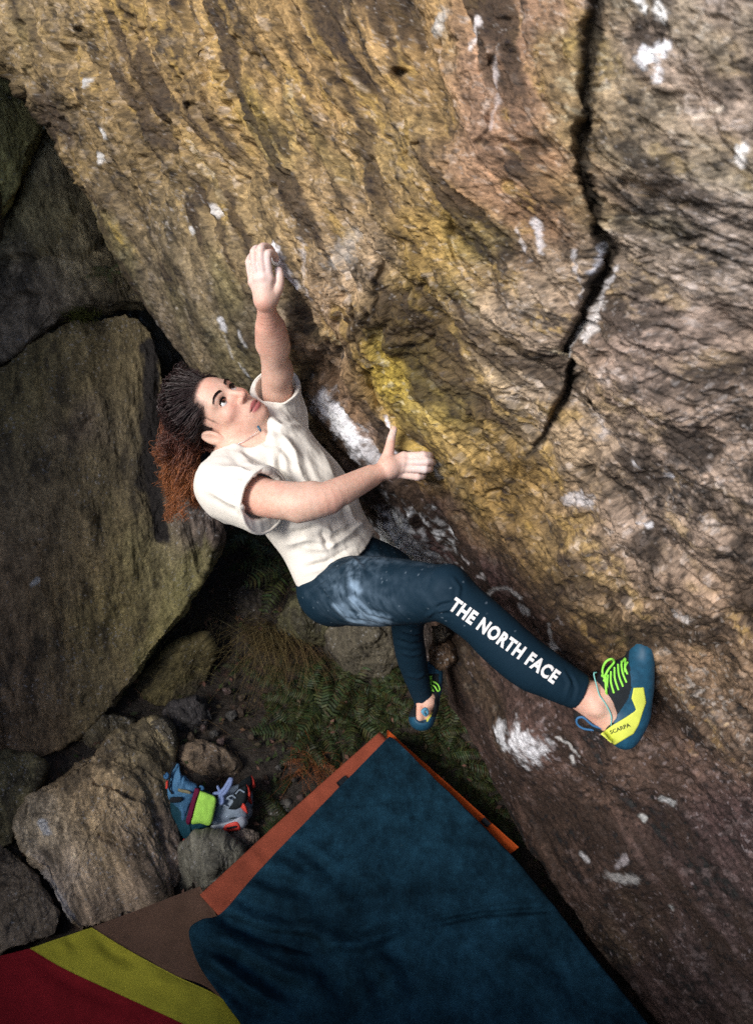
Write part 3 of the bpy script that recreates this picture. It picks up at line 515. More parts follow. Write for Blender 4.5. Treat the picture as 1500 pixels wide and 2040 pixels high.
def relax(v, q, it=2, lam=.5):
    e = np.vstack([q[:, [0, 1]], q[:, [1, 2]], q[:, [2, 3]], q[:, [3, 0]]]); n = len(v)
    deg = np.bincount(e[:, 0], minlength=n) + np.bincount(e[:, 1], minlength=n)
    for _ in range(it):
        for l in (lam, -lam*1.02):
            acc = np.stack([np.bincount(e[:, 0], v[e[:, 1], k], n) + np.bincount(e[:, 1], v[e[:, 0], k], n) for k in range(3)], 1)
            v = v + l*(acc/np.maximum(deg, 1)[:, None] - v)
    return v
def C4(px, py, d, r): return np.array([*C(px, py, d), r])
# ------------------------------------------------------------------ the climber
person = empty('person', P(665, 1180, 2.02)); tag(person, 'climber in cream T-shirt and navy leggings hanging from the overhang by both hands', 'person')
HL, HU = nrm([.25, .70, -.67]), None
HU = np.array([-.875, .455, .15]); HU = nrm(HU - HL*(HU @ HL)); HF = np.cross(HL, HU)     # head: left, up, forward
HM = np.array([HL, HU, HF]); EYE = C(455, 786, 1.925)
def H(x, y, z): return EYE + x*HL + y*HU + z*HF
def scalp_ok(q):   # head-local direction on the skull ellipsoid
    x, y, z = q
    front = .052 - .30*abs(x) + (.004 if abs(x) > .03 else 0)           # hairline height in front
    if z > -.02 and y < .072 - 3.2*x*x: return False
    if z > -.075 and y < (.018 if abs(x) > .05 else .05) + .45*max(z + .06, 0): return z < -.056 and y > -.012
    return y > -.075
AW = nrm(C(530, 608, 1.775) - C(547, 715, 1.94))
B = Field(C(392, 1075, 2.16)*np.array([1, 1, 0]) + [-.06, -.02, -2.26], [C(890, 900, 1.95)[0], C(520, 470, 1.72)[1], -1.62], .0025)
# skull and face
B.ell(H(0, .032, -.080), HM, (.069, .080, .086), .01)
B.ell(H(0, -.030, -.048), HM, (.056, .074, .058), .03)
B.ell(H(0, .03, -.03), HM, (.055, .045, .035), .02)
for s in (-1, 1):
    B.ell(H(s*.039, -.025, -.022), HM, (.020, .016, .020), .02)
    B.cone(H(s*.051, -.052, -.078), H(s*.018, -.092, -.016), .015, .014, .03)
    B.cone(H(s*.012, .020, .001), H(s*.042, .019, -.010), .0085, .008, .014)
B.ell(H(0, -.070, -.040), HM, (.039, .032, .042), .03)
B.ell(H(0, -.098, -.006), HM, (.018, .014, .015), .016)
B.ell(H(0, -.066, -.002), HM, (.026, .022, .013), .014)
for s in (-1, 1): B.ell(H(s*.031, .000, .012), HM, (.018, .0115, .013), .008, 'sub')
B.cone(H(0, .012, .004), H(0, -.030, .0235), .0065, .0085, .010)
B.ell(H(0, -.034, .024), HM, (.0098, .0088, .0095), .006)
for s in (-1, 1):
    B.ell(H(s*.0125, -.0375, .0135), HM, (.0072, .0070, .0090), .005)
    B.ell(H(s*.0060, -.0445, .0180), HM, (.0036, .0035, .0050), .002, 'sub')
    B.ell(H(s*.031, -.001, -.0105), HM, (.0150, .0145, .0145), .003)
    B.ell(H(s*.031, -.0018, .0040), HM, (.0145, .0074, .016), .002, 'sub')
    B.cone(H(s*.018, .0065, .0015), H(s*.044, .0035, -.0075), .0034, .003, .004)      # upper lid fold
B.chain([np.array([*H(-.023, -.0705, -.0005), .0040]), np.array([*H(-.009, -.0655, .0085), .0055]), np.array([*H(.009, -.0655, .0085), .0055]), np.array([*H(.023, -.0705, -.0005), .0040])], .004)
B.chain([np.array([*H(-.020, -.0745, .0005), .0045]), np.array([*H(-.008, -.0785, .0080), .0068]), np.array([*H(.008, -.0785, .0080), .0068]), np.array([*H(.020, -.0745, .0005), .0045])], .004)
for a, b in (((-.024, -.0715, .005), (-.009, -.0720, .0155)), ((-.009, -.0720, .0155), (.009, -.0720, .0155)), ((.009, -.0720, .0155), (.024, -.0715, .005))): B.cone(H(*a), H(*b), .0018, .0018, .002, None, 'sub')
for s in (-1, 1):
    EM = np.array([nrm(HL*.85 - s*HF*.0 + HF*.5*s), nrm(HU*.96 - HF*.2), HF]); EM[0] = nrm(HL*s + HF*.45); EM[1] = nrm(HU - HF*.25); EM[2] = np.cross(EM[0], EM[1])
    B.ell(H(s*.076, -.014, -.090), EM, (.0085, .031, .018), .004)
    B.ell(H(s*.084, -.010, -.086), EM, (.006, .020, .0095), .004, 'sub')
    B.ell(H(s*.082, -.012, -.097), EM, (.004, .024, .003), .002)
# neck and upper trunk
NB = C(478, 893, 2.03); SR, SL = C(452, 968, 1.91), C(562, 822, 2.14)
B.cone(H(0, -.055, -.095), NB, .050, .056, .02); B.cone(H(-.06, -.05, -.10), C(497, 872, 1.985), .016, .012, .02); B.cone(H(.055, -.06, -.09), C(512, 862, 2.0), .014, .012, .02)
B.cone(NB, C(520, 905, 2.04), .06, .10, .04); B.cone(SR, SL, .052, .052, .04); B.cone(C(520, 905, 2.04), C(630, 1040, 2.06), .105, .085, .04)
# her left arm, reaching up
B.chain([C4(562, 820, 2.13, .052), C4(552, 768, 2.03, .041), C4(548, 722, 1.955, .036), C4(543, 684, 1.90, .0380), C4(537, 650, 1.85, .033), C4(532, 620, 1.80, .0235), C4(529, 598, 1.772, .0235)], .02)
B.cone(C(526, 686, 1.90), C(525, 655, 1.845), .017, .012, .022); B.cone(C(561, 690, 1.91), C(553, 650, 1.855), .019, .015, .022); B.ell(C(560, 738, 1.985), np.eye(3), (.026, .034, .03), .03)
# her right arm, pulling across
B.chain([C4(452, 968, 1.91, .054), C4(520, 989, 1.83, .0485), C4(580, 1003, 1.768, .0395), C4(640, 996, 1.765, .0375), C4(700, 969, 1.80, .0300), C4(745, 946, 1.84, .0235), C4(775, 934, 1.858, .0235)], .02)
B.cone(C(596, 1024, 1.765), C(660, 1006, 1.775), .018, .016, .022); B.cone(C(560, 984, 1.785), C(620, 978, 1.775), .026, .022, .025); B.cone(C(655, 972, 1.785), C(735, 936, 1.838), .015, .009, .014); B.cone(C(690, 992, 1.785), C(748, 960, 1.838), .012, .008, .012)
# hands
def hand(wrist, palm, fingers, thumb, nrm_dir):
    for f in fingers:
        pts = [C4(*q) for q in f]; B.cone(palm[0], pts[0][:3], palm[1], pts[0][3]*1.12, .010)
        B.chain(pts, .0018)
        B.cone(pts[1][:3], pts[1][:3] + 1e-4, pts[1][3]*1.10, pts[1][3]*1.10, .003); B.cone(pts[0][:3] + [0, 0, .003], pts[0][:3] + [1e-4, 0, .003], pts[0][3]*1.02, pts[0][3]*1.02, .005)
    t = [C4(*q) for q in thumb]; B.cone(palm[0], t[0][:3], palm[1], t[0][3], .012); B.chain(t, .004)
LHAND = [[(537, 556, 1.752, .0100), (533, 507, 1.733, .0089), (546, 506, 1.756, .0080), (550, 516, 1.774, .0074)], [(525, 553, 1.748, .0102), (520, 496, 1.729, .0091), (535, 492, 1.756, .0081), (543, 500, 1.776, .0074)],
    [(513, 556, 1.754, .0100), (506, 502, 1.739, .0089), (520, 494, 1.764, .0079), (530, 497, 1.786, .0073)], [(503, 563, 1.765, .0090), (496, 522, 1.755, .0079), (504, 506, 1.778, .0071), (513, 503, 1.796, .0067)]]
LTH = [(543, 590, 1.772, .0155), (554, 573, 1.766, .0128), (557, 552, 1.763, .0108), (555, 539, 1.766, .0098)]
hand(None, (C(529, 596, 1.772), .0225), LHAND, LTH, None)
RHAND = [[(804, 909, 1.868, .0108), (843, 907, 1.862, .0098), (859, 908, 1.888, .0088), (858, 912, 1.912, .008)], [(803, 921, 1.862, .0112), (848, 920, 1.858, .0102), (862, 921, 1.886, .0088), (859, 921, 1.912, .008)],
    [(799, 933, 1.862, .0108), (845, 935, 1.862, .0098), (857, 934, 1.888, .0086), (853, 931, 1.912, .008)], [(793, 944, 1.868, .0098), (831, 950, 1.870, .0088), (843, 948, 1.890, .0078), (841, 944, 1.91, .007)]]
RTH = [(771, 915, 1.860, .016), (776, 893, 1.861, .0128), (780, 872, 1.867, .0105), (785, 855, 1.876, .0085)]
hand(None, (C(774, 932, 1.858), .0235), RHAND, RTH, None)
bv, bq = B.mesh(); bv = relax(bv, bq, 2, .45)
# bare ankles
A = Field(C(1110, 1480, 1.72) + [-.03, -.03, -.09], C(1270, 1330, 1.68) + [.03, .03, .09], .0035)
A.chain([C4(1125, 1362, 1.70, .026), C4(1152, 1380, 1.70, .035), C4(1185, 1402, 1.70, .035), C4(1215, 1430, 1.70, .030)], .02)
A.cone(C(1190, 1390, 1.70), C(1235, 1370, 1.705), .033, .028, .02); A.cone(C(1150, 1398, 1.70), C(1205, 1440, 1.70), .013, .018, .012)
A.ell(C(1188, 1412, 1.672), np.eye(3), (.014, .014, .012), .015)
av, aq = A.mesh()
A2 = Field(C(830, 1470, 2.50) + [-.05, -.03, -.06], C(880, 1330, 2.36) + [.03, .05, .06], .004)
A2.chain([C4(832, 1350, 2.40, .020), C4(838, 1378, 2.43, .026), C4(846, 1402, 2.44, .028), C4(845, 1425, 2.425, .026)], .015); A2.cone(C(852, 1398, 2.43), C(860, 1380, 2.46), .026, .024, .015); A2.cone(C(836, 1402, 2.42), C(836, 1430, 2.40), .010, .012, .01)
a2v, a2q = A2.mesh()
sv = np.vstack([bv, av, a2v]); sq = np.vstack([bq, aq + len(bv), a2q + len(bv) + len(av)])
def limb_core(path, a, b):
    """thin core inside the leg that makes trunk and foot one mesh"""
    global sv, sq
    v, q, u = tubes([(spline(np.array(path), 12), .02)], 4); o = len(sv); sv = np.vstack([sv, v]); n = len(v)
    ia = np.argsort(((sv[a[0]:a[1]] - v[:4].mean(0))**2).sum(1))[:2] + a[0]; ib = np.argsort(((sv[b[0]:b[1]] - v[-4:].mean(0))**2).sum(1))[:2] + b[0]
    sq = np.vstack([sq, q + o, [[o, o+1, ia[0], ia[1]], [o+n-1, o+n-2, ib[0], ib[1]]]])
n1_, n2_, n3_ = len(bv), len(bv) + len(av), len(bv) + len(av) + len(a2v)
limb_core([C(640, 1060, 2.06), C(668, 1176, 2.02), C(820, 1180, 1.81), C(890, 1185, 1.73), C(1040, 1312, 1.705), C(1130, 1366, 1.70)], (0, n1_), (n1_, n2_))
limb_core([C(645, 1060, 2.07), C(715, 1130, 2.10), C(828, 1197, 2.20), C(815, 1250, 2.27), C(832, 1350, 2.40)], (0, n1_), (n2_, n3_))
# skin colours
SK = np.array([.70, .455, .355])
hq = (sv - EYE) @ HM.T; spx, spy = pix(sv)
inhead = (np.abs(hq[:, 0]) < .1) & (hq[:, 1] > -.125) & (hq[:, 2] > -.14) & (spx < 535) & (spy < 895) & (spx > 380)
nz = fbm(sv, 40, 3, .5, 5)[:, None]; skc = SK*(1 + .10*nz) + np.array([.03, -.05, -.045])*sstep(-.2, .6, fbm(sv, 11, 3, .5, 6))[:, None] + .05*fbm(sv, 120, 2, .6, 9)[:, None]
def blob(c, r): return np.exp(-(((hq - np.array(c))/np.array(r))**2).sum(1))*inhead
for s in (-1, 1): skc += blob((s*.04, -.03, .0), (.025, .02, .03))[:, None]*np.array([.05, -.05, -.04])
skc += blob((0, -.032, .025), (.016, .014, .02))[:, None]*np.array([.05, -.06, -.05])
lip = np.zeros(len(sv))
for yc, ra in ((-.066, .0055), (-.0785, .0068)): lip = np.maximum(lip, sstep(1.25, .75, np.sqrt((hq[:, 0]/.0235)**2 + ((hq[:, 1] - yc + 80*(hq[:, 0]**2)*(.07 if yc > -.07 else -.05))/ra)**2))*(hq[:, 2] > -.004)*inhead)
skc = skc*(1 - lip[:, None]) + lip[:, None]*np.array([.42, .13, .13])
ml = np.exp(-((hq[:, 1] + .0718)/.0018)**2)*(np.abs(hq[:, 0]) < .023)*(hq[:, 2] > 0)*inhead; skc = skc*(1 - .75*ml[:, None]) + .75*ml[:, None]*np.array([.15, .04, .04])
for s in (-1, 1):
    e = np.exp(-(((hq[:, 0]-s*.031)/.017)**2 + ((hq[:, 1])/.011)**2))*(hq[:, 2] > -.02)*inhead; skc -= e[:, None]*np.array([.13, .13, .11])
nail = np.exp(-(((spx-556)/4.2)**2 + ((spy-538)/6.0)**2)**2)*(sv[:, 2] > -1.765); skc = skc*(1-.6*nail[:, None]) + .6*nail[:, None]*np.array([.80, .52, .50])
stub = sstep(.03, .07, np.abs(hq[:, 0]))*0
def near_px(x, y, r): return np.exp(-((spx-x)**2 + (spy-y)**2)/(r*r))
hnd = np.maximum(near_px(525, 530, 48), near_px(835, 925, 48)); skc = skc*(1-.62*hnd[:, None]) + .62*hnd[:, None]*np.array([.82, .68, .67])
tip = np.maximum.reduce([near_px(522, 498, 20), near_px(553, 536, 13), near_px(852, 925, 22), near_px(785, 858, 18)])
tip = tip*sstep(-.3, .4, fbm(sv, 60, 3, .6, 8)); skc = skc*(1-.6*tip[:, None]) + .6*tip[:, None]*np.array([.80, .77, .80])
hd = np.where(inhead & (hq[:, 1] > -.02))[0]; jit = np.random.RandomState(2).randn(10, 3)*.0075; hm = np.zeros(len(sv))
hm[hd] = [np.mean([scalp_ok(hq[i] + k + np.array([0, .004, -.006])) for k in jit]) for i in hd]; hm = (sstep(.15, .95, hm)*.92*(1 - (np.abs(hq[:, 0]) > .050)*(hq[:, 1] < .024)*(hq[:, 2] < -.05)))[:, None]; skc = skc*(1-hm) + hm*np.array([.035, .022, .02])
skin = mat('skin', attr=True, rough=.5, spec=.35, sss=.18, bump=[(150, 5, .3, .003)])
link('body', mesh_np('body', c2w(sv), sq, True, np.clip(skc, .02, .9)), skin, person)
BODY = BVHTree.FromPolygons([tuple(p) for p in bv], [tuple(int(i) for i in q) for q in bq]) if False else None
# eyes
def ball(c, r, gaze, name):
    n, m = 26, 32; th = np.linspace(0, np.pi, n); ph = np.linspace(0, 2*np.pi, m, endpoint=False); T, Ph = np.meshgrid(th, ph, indexing='ij')
    g = nrm(gaze); a = nrm(np.cross(g, [.3, .9, .2])); b = np.cross(g, a)
    v = c + r*(np.cos(T)[..., None]*g + np.sin(T)[..., None]*(np.cos(Ph)[..., None]*a + np.sin(Ph)[..., None]*b)); T = T.ravel()
    col = np.where((T < .26)[:, None], [.006, .005, .005], np.where((T < .58)[:, None], [.05, .028, .016], [.80, .78, .77]))
    o = link('eyeball', mesh_np('eyeball', c2w(v.reshape(-1, 3)), gridfaces(n, m, True), True, col), mat('eye', attr=True, rough=.08, spec=.6), person); return o
gz = nrm(HF + .26*HU + .10*HL)
for s in (-1, 1): ball(H(s*.031, -.001, -.0105), .0132, gz, s)
# eyebrows and lashes: many short hairs
rb = np.random.RandomState(3); lines = []
for s in (-1, 1):
    for k in range(420):
        u = rb.rand(); x = .012 + u*.038; y = .0185 + .0075*math.sin(min(u*1.25, 1)*math.pi*.62) - .004*max(u-.7, 0)/.3 + rb.uniform(-.0034, .0034)*(1 - .75*u); z = .0125 - 10*(x-.006)**2*.9
        p = H(s*x, y, z + .0012); dr = (HL*s*.9 + HU*(.6 - 1.0*u) + HF*.12)*.0065; lines.append((np.array([p, p + dr*.5 + HF*.0006, p + dr]), np.array([.0006, .0005, .0001])))
    for k in range(46):
        u = k/45; x = .0175 + u*.027; y = .0062*math.sin(math.pi*(u*.9+.05))**.8 - .001; z = .0035 - 12*(x-.028)**2 - .004*u
        p = H(s*x, y, z); dr = HU*.0050 + HF*.0042 + HL*s*(u-.3)*.004; lines.append((np.array([p, p + dr*.6, p + dr + HU*.001]), np.array([.0007, .0005, .0001])))
v, q, u = tubes(lines, 3); link('eyebrow', mesh_np('eyebrow', c2w(v), q, True), mat('brow_hair', (.012, .008, .007), .6), person)
# ------------------------------------------------------------------ hair: thousands of curling strands, dark at the root and auburn at the ends
rh = np.random.RandomState(12); DOWN = RM.T @ np.array([0, 0, -1.0])
lines, cols = [], []; HC = H(0, .032, -.080)
n_str = 0
LOCK = []
while len(LOCK) < 150:
    d = nrm(rh.randn(3)); q = np.array([d[0]*.071, d[1]*.080 + .032, d[2]*.086 - .080])
    if scalp_ok(q): LOCK.append((d, rh.randn(6), rh.rand(6), nrm(rh.randn(3))))
LD = np.array([l_[0] for l_ in LOCK])
while n_str < 2700:
    d = nrm(rh.randn(3)); e = 1.02 + .05*rh.rand(); q = np.array([d[0]*.071, d[1]*.080 + .032, d[2]*.086 - .080])
    if not scalp_ok(q): continue
    if abs(q[0]) > .055 and q[1] < .016 and q[2] > -.125: continue
    root = HC + (q[0])*HL*e + (q[1]-.032)*HU*e + (q[2]+.080)*HF*e; nn = nrm(HM.T @ (d/np.array([.071, .080, .086])))
    side = q[0]/.073; fr = sstep(-.14, -.02, q[2])
    ld, ln, lr, lax = LOCK[int(np.argmax(LD @ d + .035*rh.randn(150)))]
    tx = 368 + ln[0]*25 + (24 if side < -.2 else 0)*lr[0] - 8*side; ty = 955 + ln[1]*42
    if lr[1] < .32: tx, ty = 376 + ln[0]*22, 865 + ln[1]*45
    tx = min(tx, 390); tipc = C(tx, ty, 2.085 + .04*ln[2] + .02*side) + rh.randn(3)*.006
    back = -HF; along = nrm(back*1.0 + HU*.15 - nn*(back @ nn))
    p1 = root + nn*(.004 + .006*lr[5] + .005*rh.rand()) + rh.randn(3)*.004 + along*(.05 + .03*fr)
    p2 = p1*.40 + (C(368 + ln[3]*17, 845 + ln[4]*18, 2.07 + .05*ln[5]) + rh.randn(3)*.005)*.60 + nn*.012
    ctrl = np.array([root, p1, p2, p2*.35 + tipc*.65 + rh.randn(3)*.008, tipc]); N = 42
    c = spline(ctrl, N)
    t = np.linspace(0, 1, N); L = np.linalg.norm(np.diff(c, axis=0), axis=1).sum()
    tg = np.gradient(c, axis=0); tg /= np.linalg.norm(tg, axis=1, keepdims=True); a = np.cross(tg, lax); a /= np.linalg.norm(a, axis=1, keepdims=True); b = np.cross(tg, a)
    turns = L/(.034 + .016*lr[2]); ph = lr[3]*6.28 + rh.randn()*.35 + t*turns*6.28; am = (.0010 + .0010*sstep(.0, .15, t) + .0092*sstep(.16, .6, t))*(.65 + .35*lr[4] + .12*rh.randn())
    c = c + (a*np.cos(ph)[:, None] + b*np.sin(ph)[:, None])*am[:, None]
    hx_, hy_ = pix(c)
    ab_ = C(530, 993, 1.81) - SR; tt_ = np.clip((c - SR) @ ab_/(ab_ @ ab_), 0, 1)[:, None]
    if (((hx_ > 400) & (hy_ > 905)) | (np.linalg.norm(c - SR - tt_*ab_, axis=1) < .083) | (hy_ > 1045)).any(): continue
    n_str += 1
    lines.append((c, (.0008 + .0009*rh.rand())*np.clip(1.25 - t*.75, .25, 1)*np.clip(.45 + 4*t, 0, 1)))
    g = np.clip(((c - HC) @ DOWN)/.22 + .24 + .09*rh.randn(), 0, 1)[:, None]; sh = .7 + .6*rh.rand()
    base = np.array([.030, .016, .016])*(1-sstep(.2, .6, g)) + np.array([.095, .034, .024])*sstep(.25, .62, g)
    base = base*(1-sstep(.6, 1.05, g)) + np.array([.27, .095, .034])*sstep(.6, 1.05, g)
    cols.append(np.repeat(base*sh, 3, 0))
v, q, u = tubes(lines, 3)
hair_m = mat('hair', attr=True, rough=.42, spec=.5)
hair = link('hair', mesh_np('hair', c2w(v), q, True, np.vstack(cols)), hair_m, person)
S = Field(HC - .16, HC + .16, .004)   # the scalp under it
S.ell(HC, HM, (.0742, .0832, .0892), .01); sv2, sq2 = S.mesh(); ql = (sv2 - HC) @ HM.T + np.array([0, .032, -.080])
ok = np.array([(scalp_ok(p) and scalp_ok(p + np.array([0, -.007, .009]))) or (p[1] > -.05 and p[2] < -.11) for p in ql]); sq2 = sq2[ok[sq2].all(1)]
link('scalp', mesh_np('scalp', c2w(sv2), sq2, True), mat('scalp_hair', (.018, .011, .011), .6, bump=[(160, 4, .5, .004)]), hair)
# ------------------------------------------------------------------ T-shirt
Lb = nrm([.435, .588, -.68]); Ut = nrm(C(505, 888, 2.0) - C(672, 1122, 2.06)); Fb = nrm(np.cross(Lb, Ut)); Lb = np.cross(Ut, Fb)
T = Field(C(380, 1185, 2.2)*[1, 1, 0] + [-.03, -.02, -2.34], [C(765, 1000, 2.0)[0] + .02, C(540, 720, 2.0)[1] + .02, -1.68], .0033)
fl = (Fb, .72)
T.cone(C(528, 893, 2.045), C(612, 1003, 2.05), .142, .145, .03, fl)
T.cone(C(612, 1003, 2.05), C(672, 1115, 2.075), .145, .138, .03, fl)
T.cone(C(672, 1115, 2.075), C(705, 1180, 2.09), .138, .136, .03, fl)
T.cone(SR, SL, .066, .060, .05); T.cone(C(492, 912, 2.04), C(520, 915, 2.04), .08, .11, .05)
T.cone(C(560, 905, 1.99), C(600, 960, 2.0), .075, .075, .05)
RS0, RS1 = C(450, 966, 1.91), C(534, 994, 1.812); T.cone(RS0, RS1, .076, .071, .035); T.cone(C(470, 1000, 1.93), C(525, 1020, 1.84), .055, .05, .04)
LS0, LS1 = C(564, 836, 2.15), C(549, 766, 2.035); T.cone(LS0, LS1, .066, .062, .03)
ra = nrm(RS1 - RS0); la = nrm(LS1 - LS0 + np.array([0, .0, .02]))
T.cut(C(524, 991, 1.815), ra, C(500, 1060, 1.80) + [-.05, -.02, -.14], C(585, 925, 1.66) + [.02, .02, .2]) if False else None
def cap_end(Fd, c, n, R):   # cut only the tube that ends here
    c = np.asarray(c); sl, (X, Y, Z) = Fd.box(c - R, c + R, 0); n = nrm(n)
    x, y, z = X-c[0], Y-c[1], Z-c[2]; a = x*n[0] + y*n[1] + z*n[2]; rr = np.sqrt(np.maximum(x*x + y*y + z*z - a*a, 0))
    g = np.maximum(a, -1e3) ; m = rr < R*.8; Fd.f[sl] = np.where(m, np.maximum(Fd.f[sl], g), Fd.f[sl]).astype(np.float32)
cap_end(T, C(526, 992, 1.822), ra, .125); cap_end(T, C(549, 770, 2.040), la, .10)
T.cone(C(516, 988, 1.825), C(545, 998, 1.78), .0580, .0600, .005, None, 'sub'); T.cone(C(551, 780, 2.06), C(547, 757, 2.01), .0555, .0575, .004, None, 'sub')
hemn = nrm(-Ut + .10*Lb); HEM = C(674, 1121, 2.07); T.cut(HEM, hemn)
T.cone(C(655, 1085, 2.07), C(705, 1180, 2.09), .126, .130, .004, fl, 'sub')
NK = nrm(H(0, -.05, -.09) - NB)
T.cone(C(455, 850, 1.98), C(484, 890, 2.01), .085, .064, .012, None, 'sub'); T.cone(C(505, 850, 1.90), C(497, 868, 1.95), .045, .040, .015, None, 'sub')
tv, tq = T.mesh(); tv = relax(tv, tq, 6, .5)
def folds(v, q, lines, amp_noise, axis, seed, fr=1.0):
    """press folds (polylines in the picture plane of the cloth's near side) and soft creasing into a cloth"""
    n = vnormals(v, q); px, py = pix(v); near = sstep(-.1, .3, (n*-v).sum(1)/np.linalg.norm(v, axis=1)); d = np.zeros(len(v))
    for pts, hw, h in lines:
        s, t = seg_dist(px, py, pts); d += h*near*(np.exp(-(s/hw)**1.4*1.1) - .5*np.exp(-((s-hw*1.7)/hw)**2))*np.clip(4.5*t*(1-t)+.25, 0, 1)
    e = np.stack([v @ nrm(axis)*.35, v @ nrm(np.cross(axis, [.2, .3, .9])), v @ nrm(np.cross(axis, [.9, .1, .3]))], 1)
    d += amp_noise*(fbm(e, 16*fr, 3, .5, seed, True)*.6 + .5*fbm(e, 34*fr, 2, .5, seed+3))
    return v + n*d[:, None]
TF = [([(545, 935), (580, 960), (600, 985)], 6, -.006), ([(470, 900), (500, 925), (540, 940)], 7, .005), ([(430, 935), (480, 935), (535, 950)], 8, .005), ([(415, 975), (460, 1000), (505, 1020)], 7, .005), ([(425, 955), (465, 968), (510, 985)], 6, -.004),
      ([(560, 860), (585, 900), (600, 950), (640, 1010)], 9, .006), ([(555, 905), (560, 940), (575, 970)], 7, -.006), ([(600, 850), (640, 905), (665, 960)], 10, .005), ([(620, 1040), (660, 1060), (715, 1035)], 8, .005), ([(600, 1090), (650, 1095), (700, 1060), (725, 1035)], 7, .006),
      ([(610, 1130), (650, 1120), (700, 1090)], 6, -.005), ([(570, 1085), (610, 1075), (660, 1080)], 8, .005), ([(690, 1000), (705, 1040), (735, 1060)], 7, .005), ([(640, 1050), (655, 1100)], 6, -.004), ([(520, 880), (560, 890), (600, 930)], 7, -.004), ([(500, 945), (520, 960), (560, 1000)], 6, .004), ([(530, 830), (560, 850), (590, 850)], 7, .005), ([(575, 1060), (600, 1060), (640, 1045)], 7, -.005)]
TF = [(p_, w_, h_*1.5) for p_, w_, h_ in TF]
tv = folds(tv, tq, TF, .0040, nrm(Ut + .8*Fb), 5)
tpx, tpy = pix(tv); tcol = np.array([.82, .78, .71])*(1 + .04*fbm(tv, 9, 3, .5, 4))[:, None]
cloth_m = mat('cotton', attr=True, rough=.9, spec=.15, sheen=.15, noise=[(500, 2, .93, 1.05)], bump=[(900, 2, .25, .001), (120, 4, .3, .003)])
tee = link('t_shirt', mesh_np('t_shirt', c2w(tv), tq, True, tcol), cloth_m, person)
def ring_on(center, n, r, rad, name, parent, m, flat=1.0, ax=None, wob=0):
    n = nrm(n); a = nrm(np.cross(n, [.2, .3, .95])) if ax is None else nrm(ax - n*(n @ ax)); b = np.cross(n, a); t = np.linspace(0, 2*np.pi, 60)
    v, q, u = tubes([(center + np.cos(t)[:, None]*a*r + np.sin(t)[:, None]*b*r*flat, rad)], 5); return link(name, mesh_np(name, c2w(v), q), m, parent)
TEE = BVHTree.FromPolygons(tv.tolist(), tq.tolist())
def hem(center, axis, inset, name, rad=.0042):
    """stitched hem round the end of a sleeve"""
    n = nrm(axis); a = nrm(np.cross(n, [.2, .3, .95])); b = np.cross(n, a); o = np.asarray(center) - n*inset; R_ = []
    for k in range(72):
        t = 2*np.pi*k/72; d = math.cos(t)*a + math.sin(t)*b; h_ = TEE.ray_cast(Vector(o), Vector(d)); rr = []
        p = Vector(o); tot = 0
        while h_[0] is not None and tot + h_[3] < .10: tot += h_[3] + 1e-4; rr.append(tot); p = p + Vector(d)*(h_[3] + 1e-4); h_ = TEE.ray_cast(p, Vector(d))
        R_.append(rr[-1] if rr else np.nan)
    R_ = np.array(R_); R_ = np.where(np.isnan(R_) | (R_ > np.nanmedian(R_)*1.25), np.nanmedian(R_), R_)
    for _ in range(4): R_ = (np.roll(R_, 1) + R_*2 + np.roll(R_, -1))/4
    t = 2*np.pi*np.arange(72)/72; L_ = [(np.vstack([o + n*w_ + (np.cos(t)*(R_ - .001 + e_))[:, None]*a + (np.sin(t)*(R_ - .001 + e_))[:, None]*b]*1), rad) for w_, e_ in ((inset*.8, 0), (inset*.8 - .006, .0005), (inset*.8 - .012, .0005))]
    L_ = [(np.vstack([q_, q_[:1]]), r_) for q_, r_ in L_]; v, q, u = tubes(L_, 6); link(name, mesh_np(name, c2w(v), q, True, np.tile([.82, .78, .71], (len(v), 1))), cloth_m, tee)
hem(C(526, 992, 1.822), ra, .004, 'sleeve_hem'); hem(C(549, 770, 2.040), la, .004, 'sleeve_hem', .0036)
# necklace with a small pendant, and a little tag on the chest
def drape_pts(pts): return np.array([C(*p) for p in pts])
v, q, u = tubes([(spline(drape_pts([(425, 888, 1.955), (452, 890, 1.935), (480, 882, 1.925), (502, 868, 1.925), (513, 858, 1.925), (516, 845, 1.93)]), 40), .0008)], 5)
nl = link('necklace', mesh_np('necklace', c2w(v), q), mat('steel', (.45, .45, .47), .3, metal=.9), person)
v, q, u = tubes([(spline(drape_pts([(513, 848, 1.915), (517, 854, 1.912), (520, 860, 1.912)]), 12), np.array([.0015, .003, .0035, .0032, .0035, .003, .0025, .0035, .0038, .003, .002, .001]))], 8)
link('pendant', mesh_np('pendant', c2w(v), q), mat('pendant_glass', (.03, .10, .16), .15, spec=.6), nl)
# ------------------------------------------------------------------ leggings
G_ = Field([C(560, 1180, 2.1)[0] - .03, C(848, 1430, 2.48)[1] - .04, -2.58], [C(1185, 1300, 1.7)[0] + .03, C(700, 1040, 2.1)[1] + .03, -1.60], .0042)
G_.cone(C(655, 1085, 2.07), C(678, 1150, 2.08), .116, .125, .03, fl); G_.ell(C(657, 1180, 2.04), np.eye(3), (.080, .078, .09), .04); G_.ell(C(690, 1165, 2.13), np.eye(3), (.08, .08, .09), .04)
G_.chain([C4(668, 1176, 2.02, .092), C4(740, 1178, 1.91, .089), C4(820, 1180, 1.81, .077), C4(886, 1180, 1.735, .060)], .025)
G_.chain([C4(888, 1182, 1.73, .060), C4(960, 1240, 1.712, .056), C4(1040, 1312, 1.705, .0575), C4(1100, 1350, 1.70, .050), C4(1158, 1380, 1.70, .041), C4(1180, 1392, 1.70, .040)], .02)
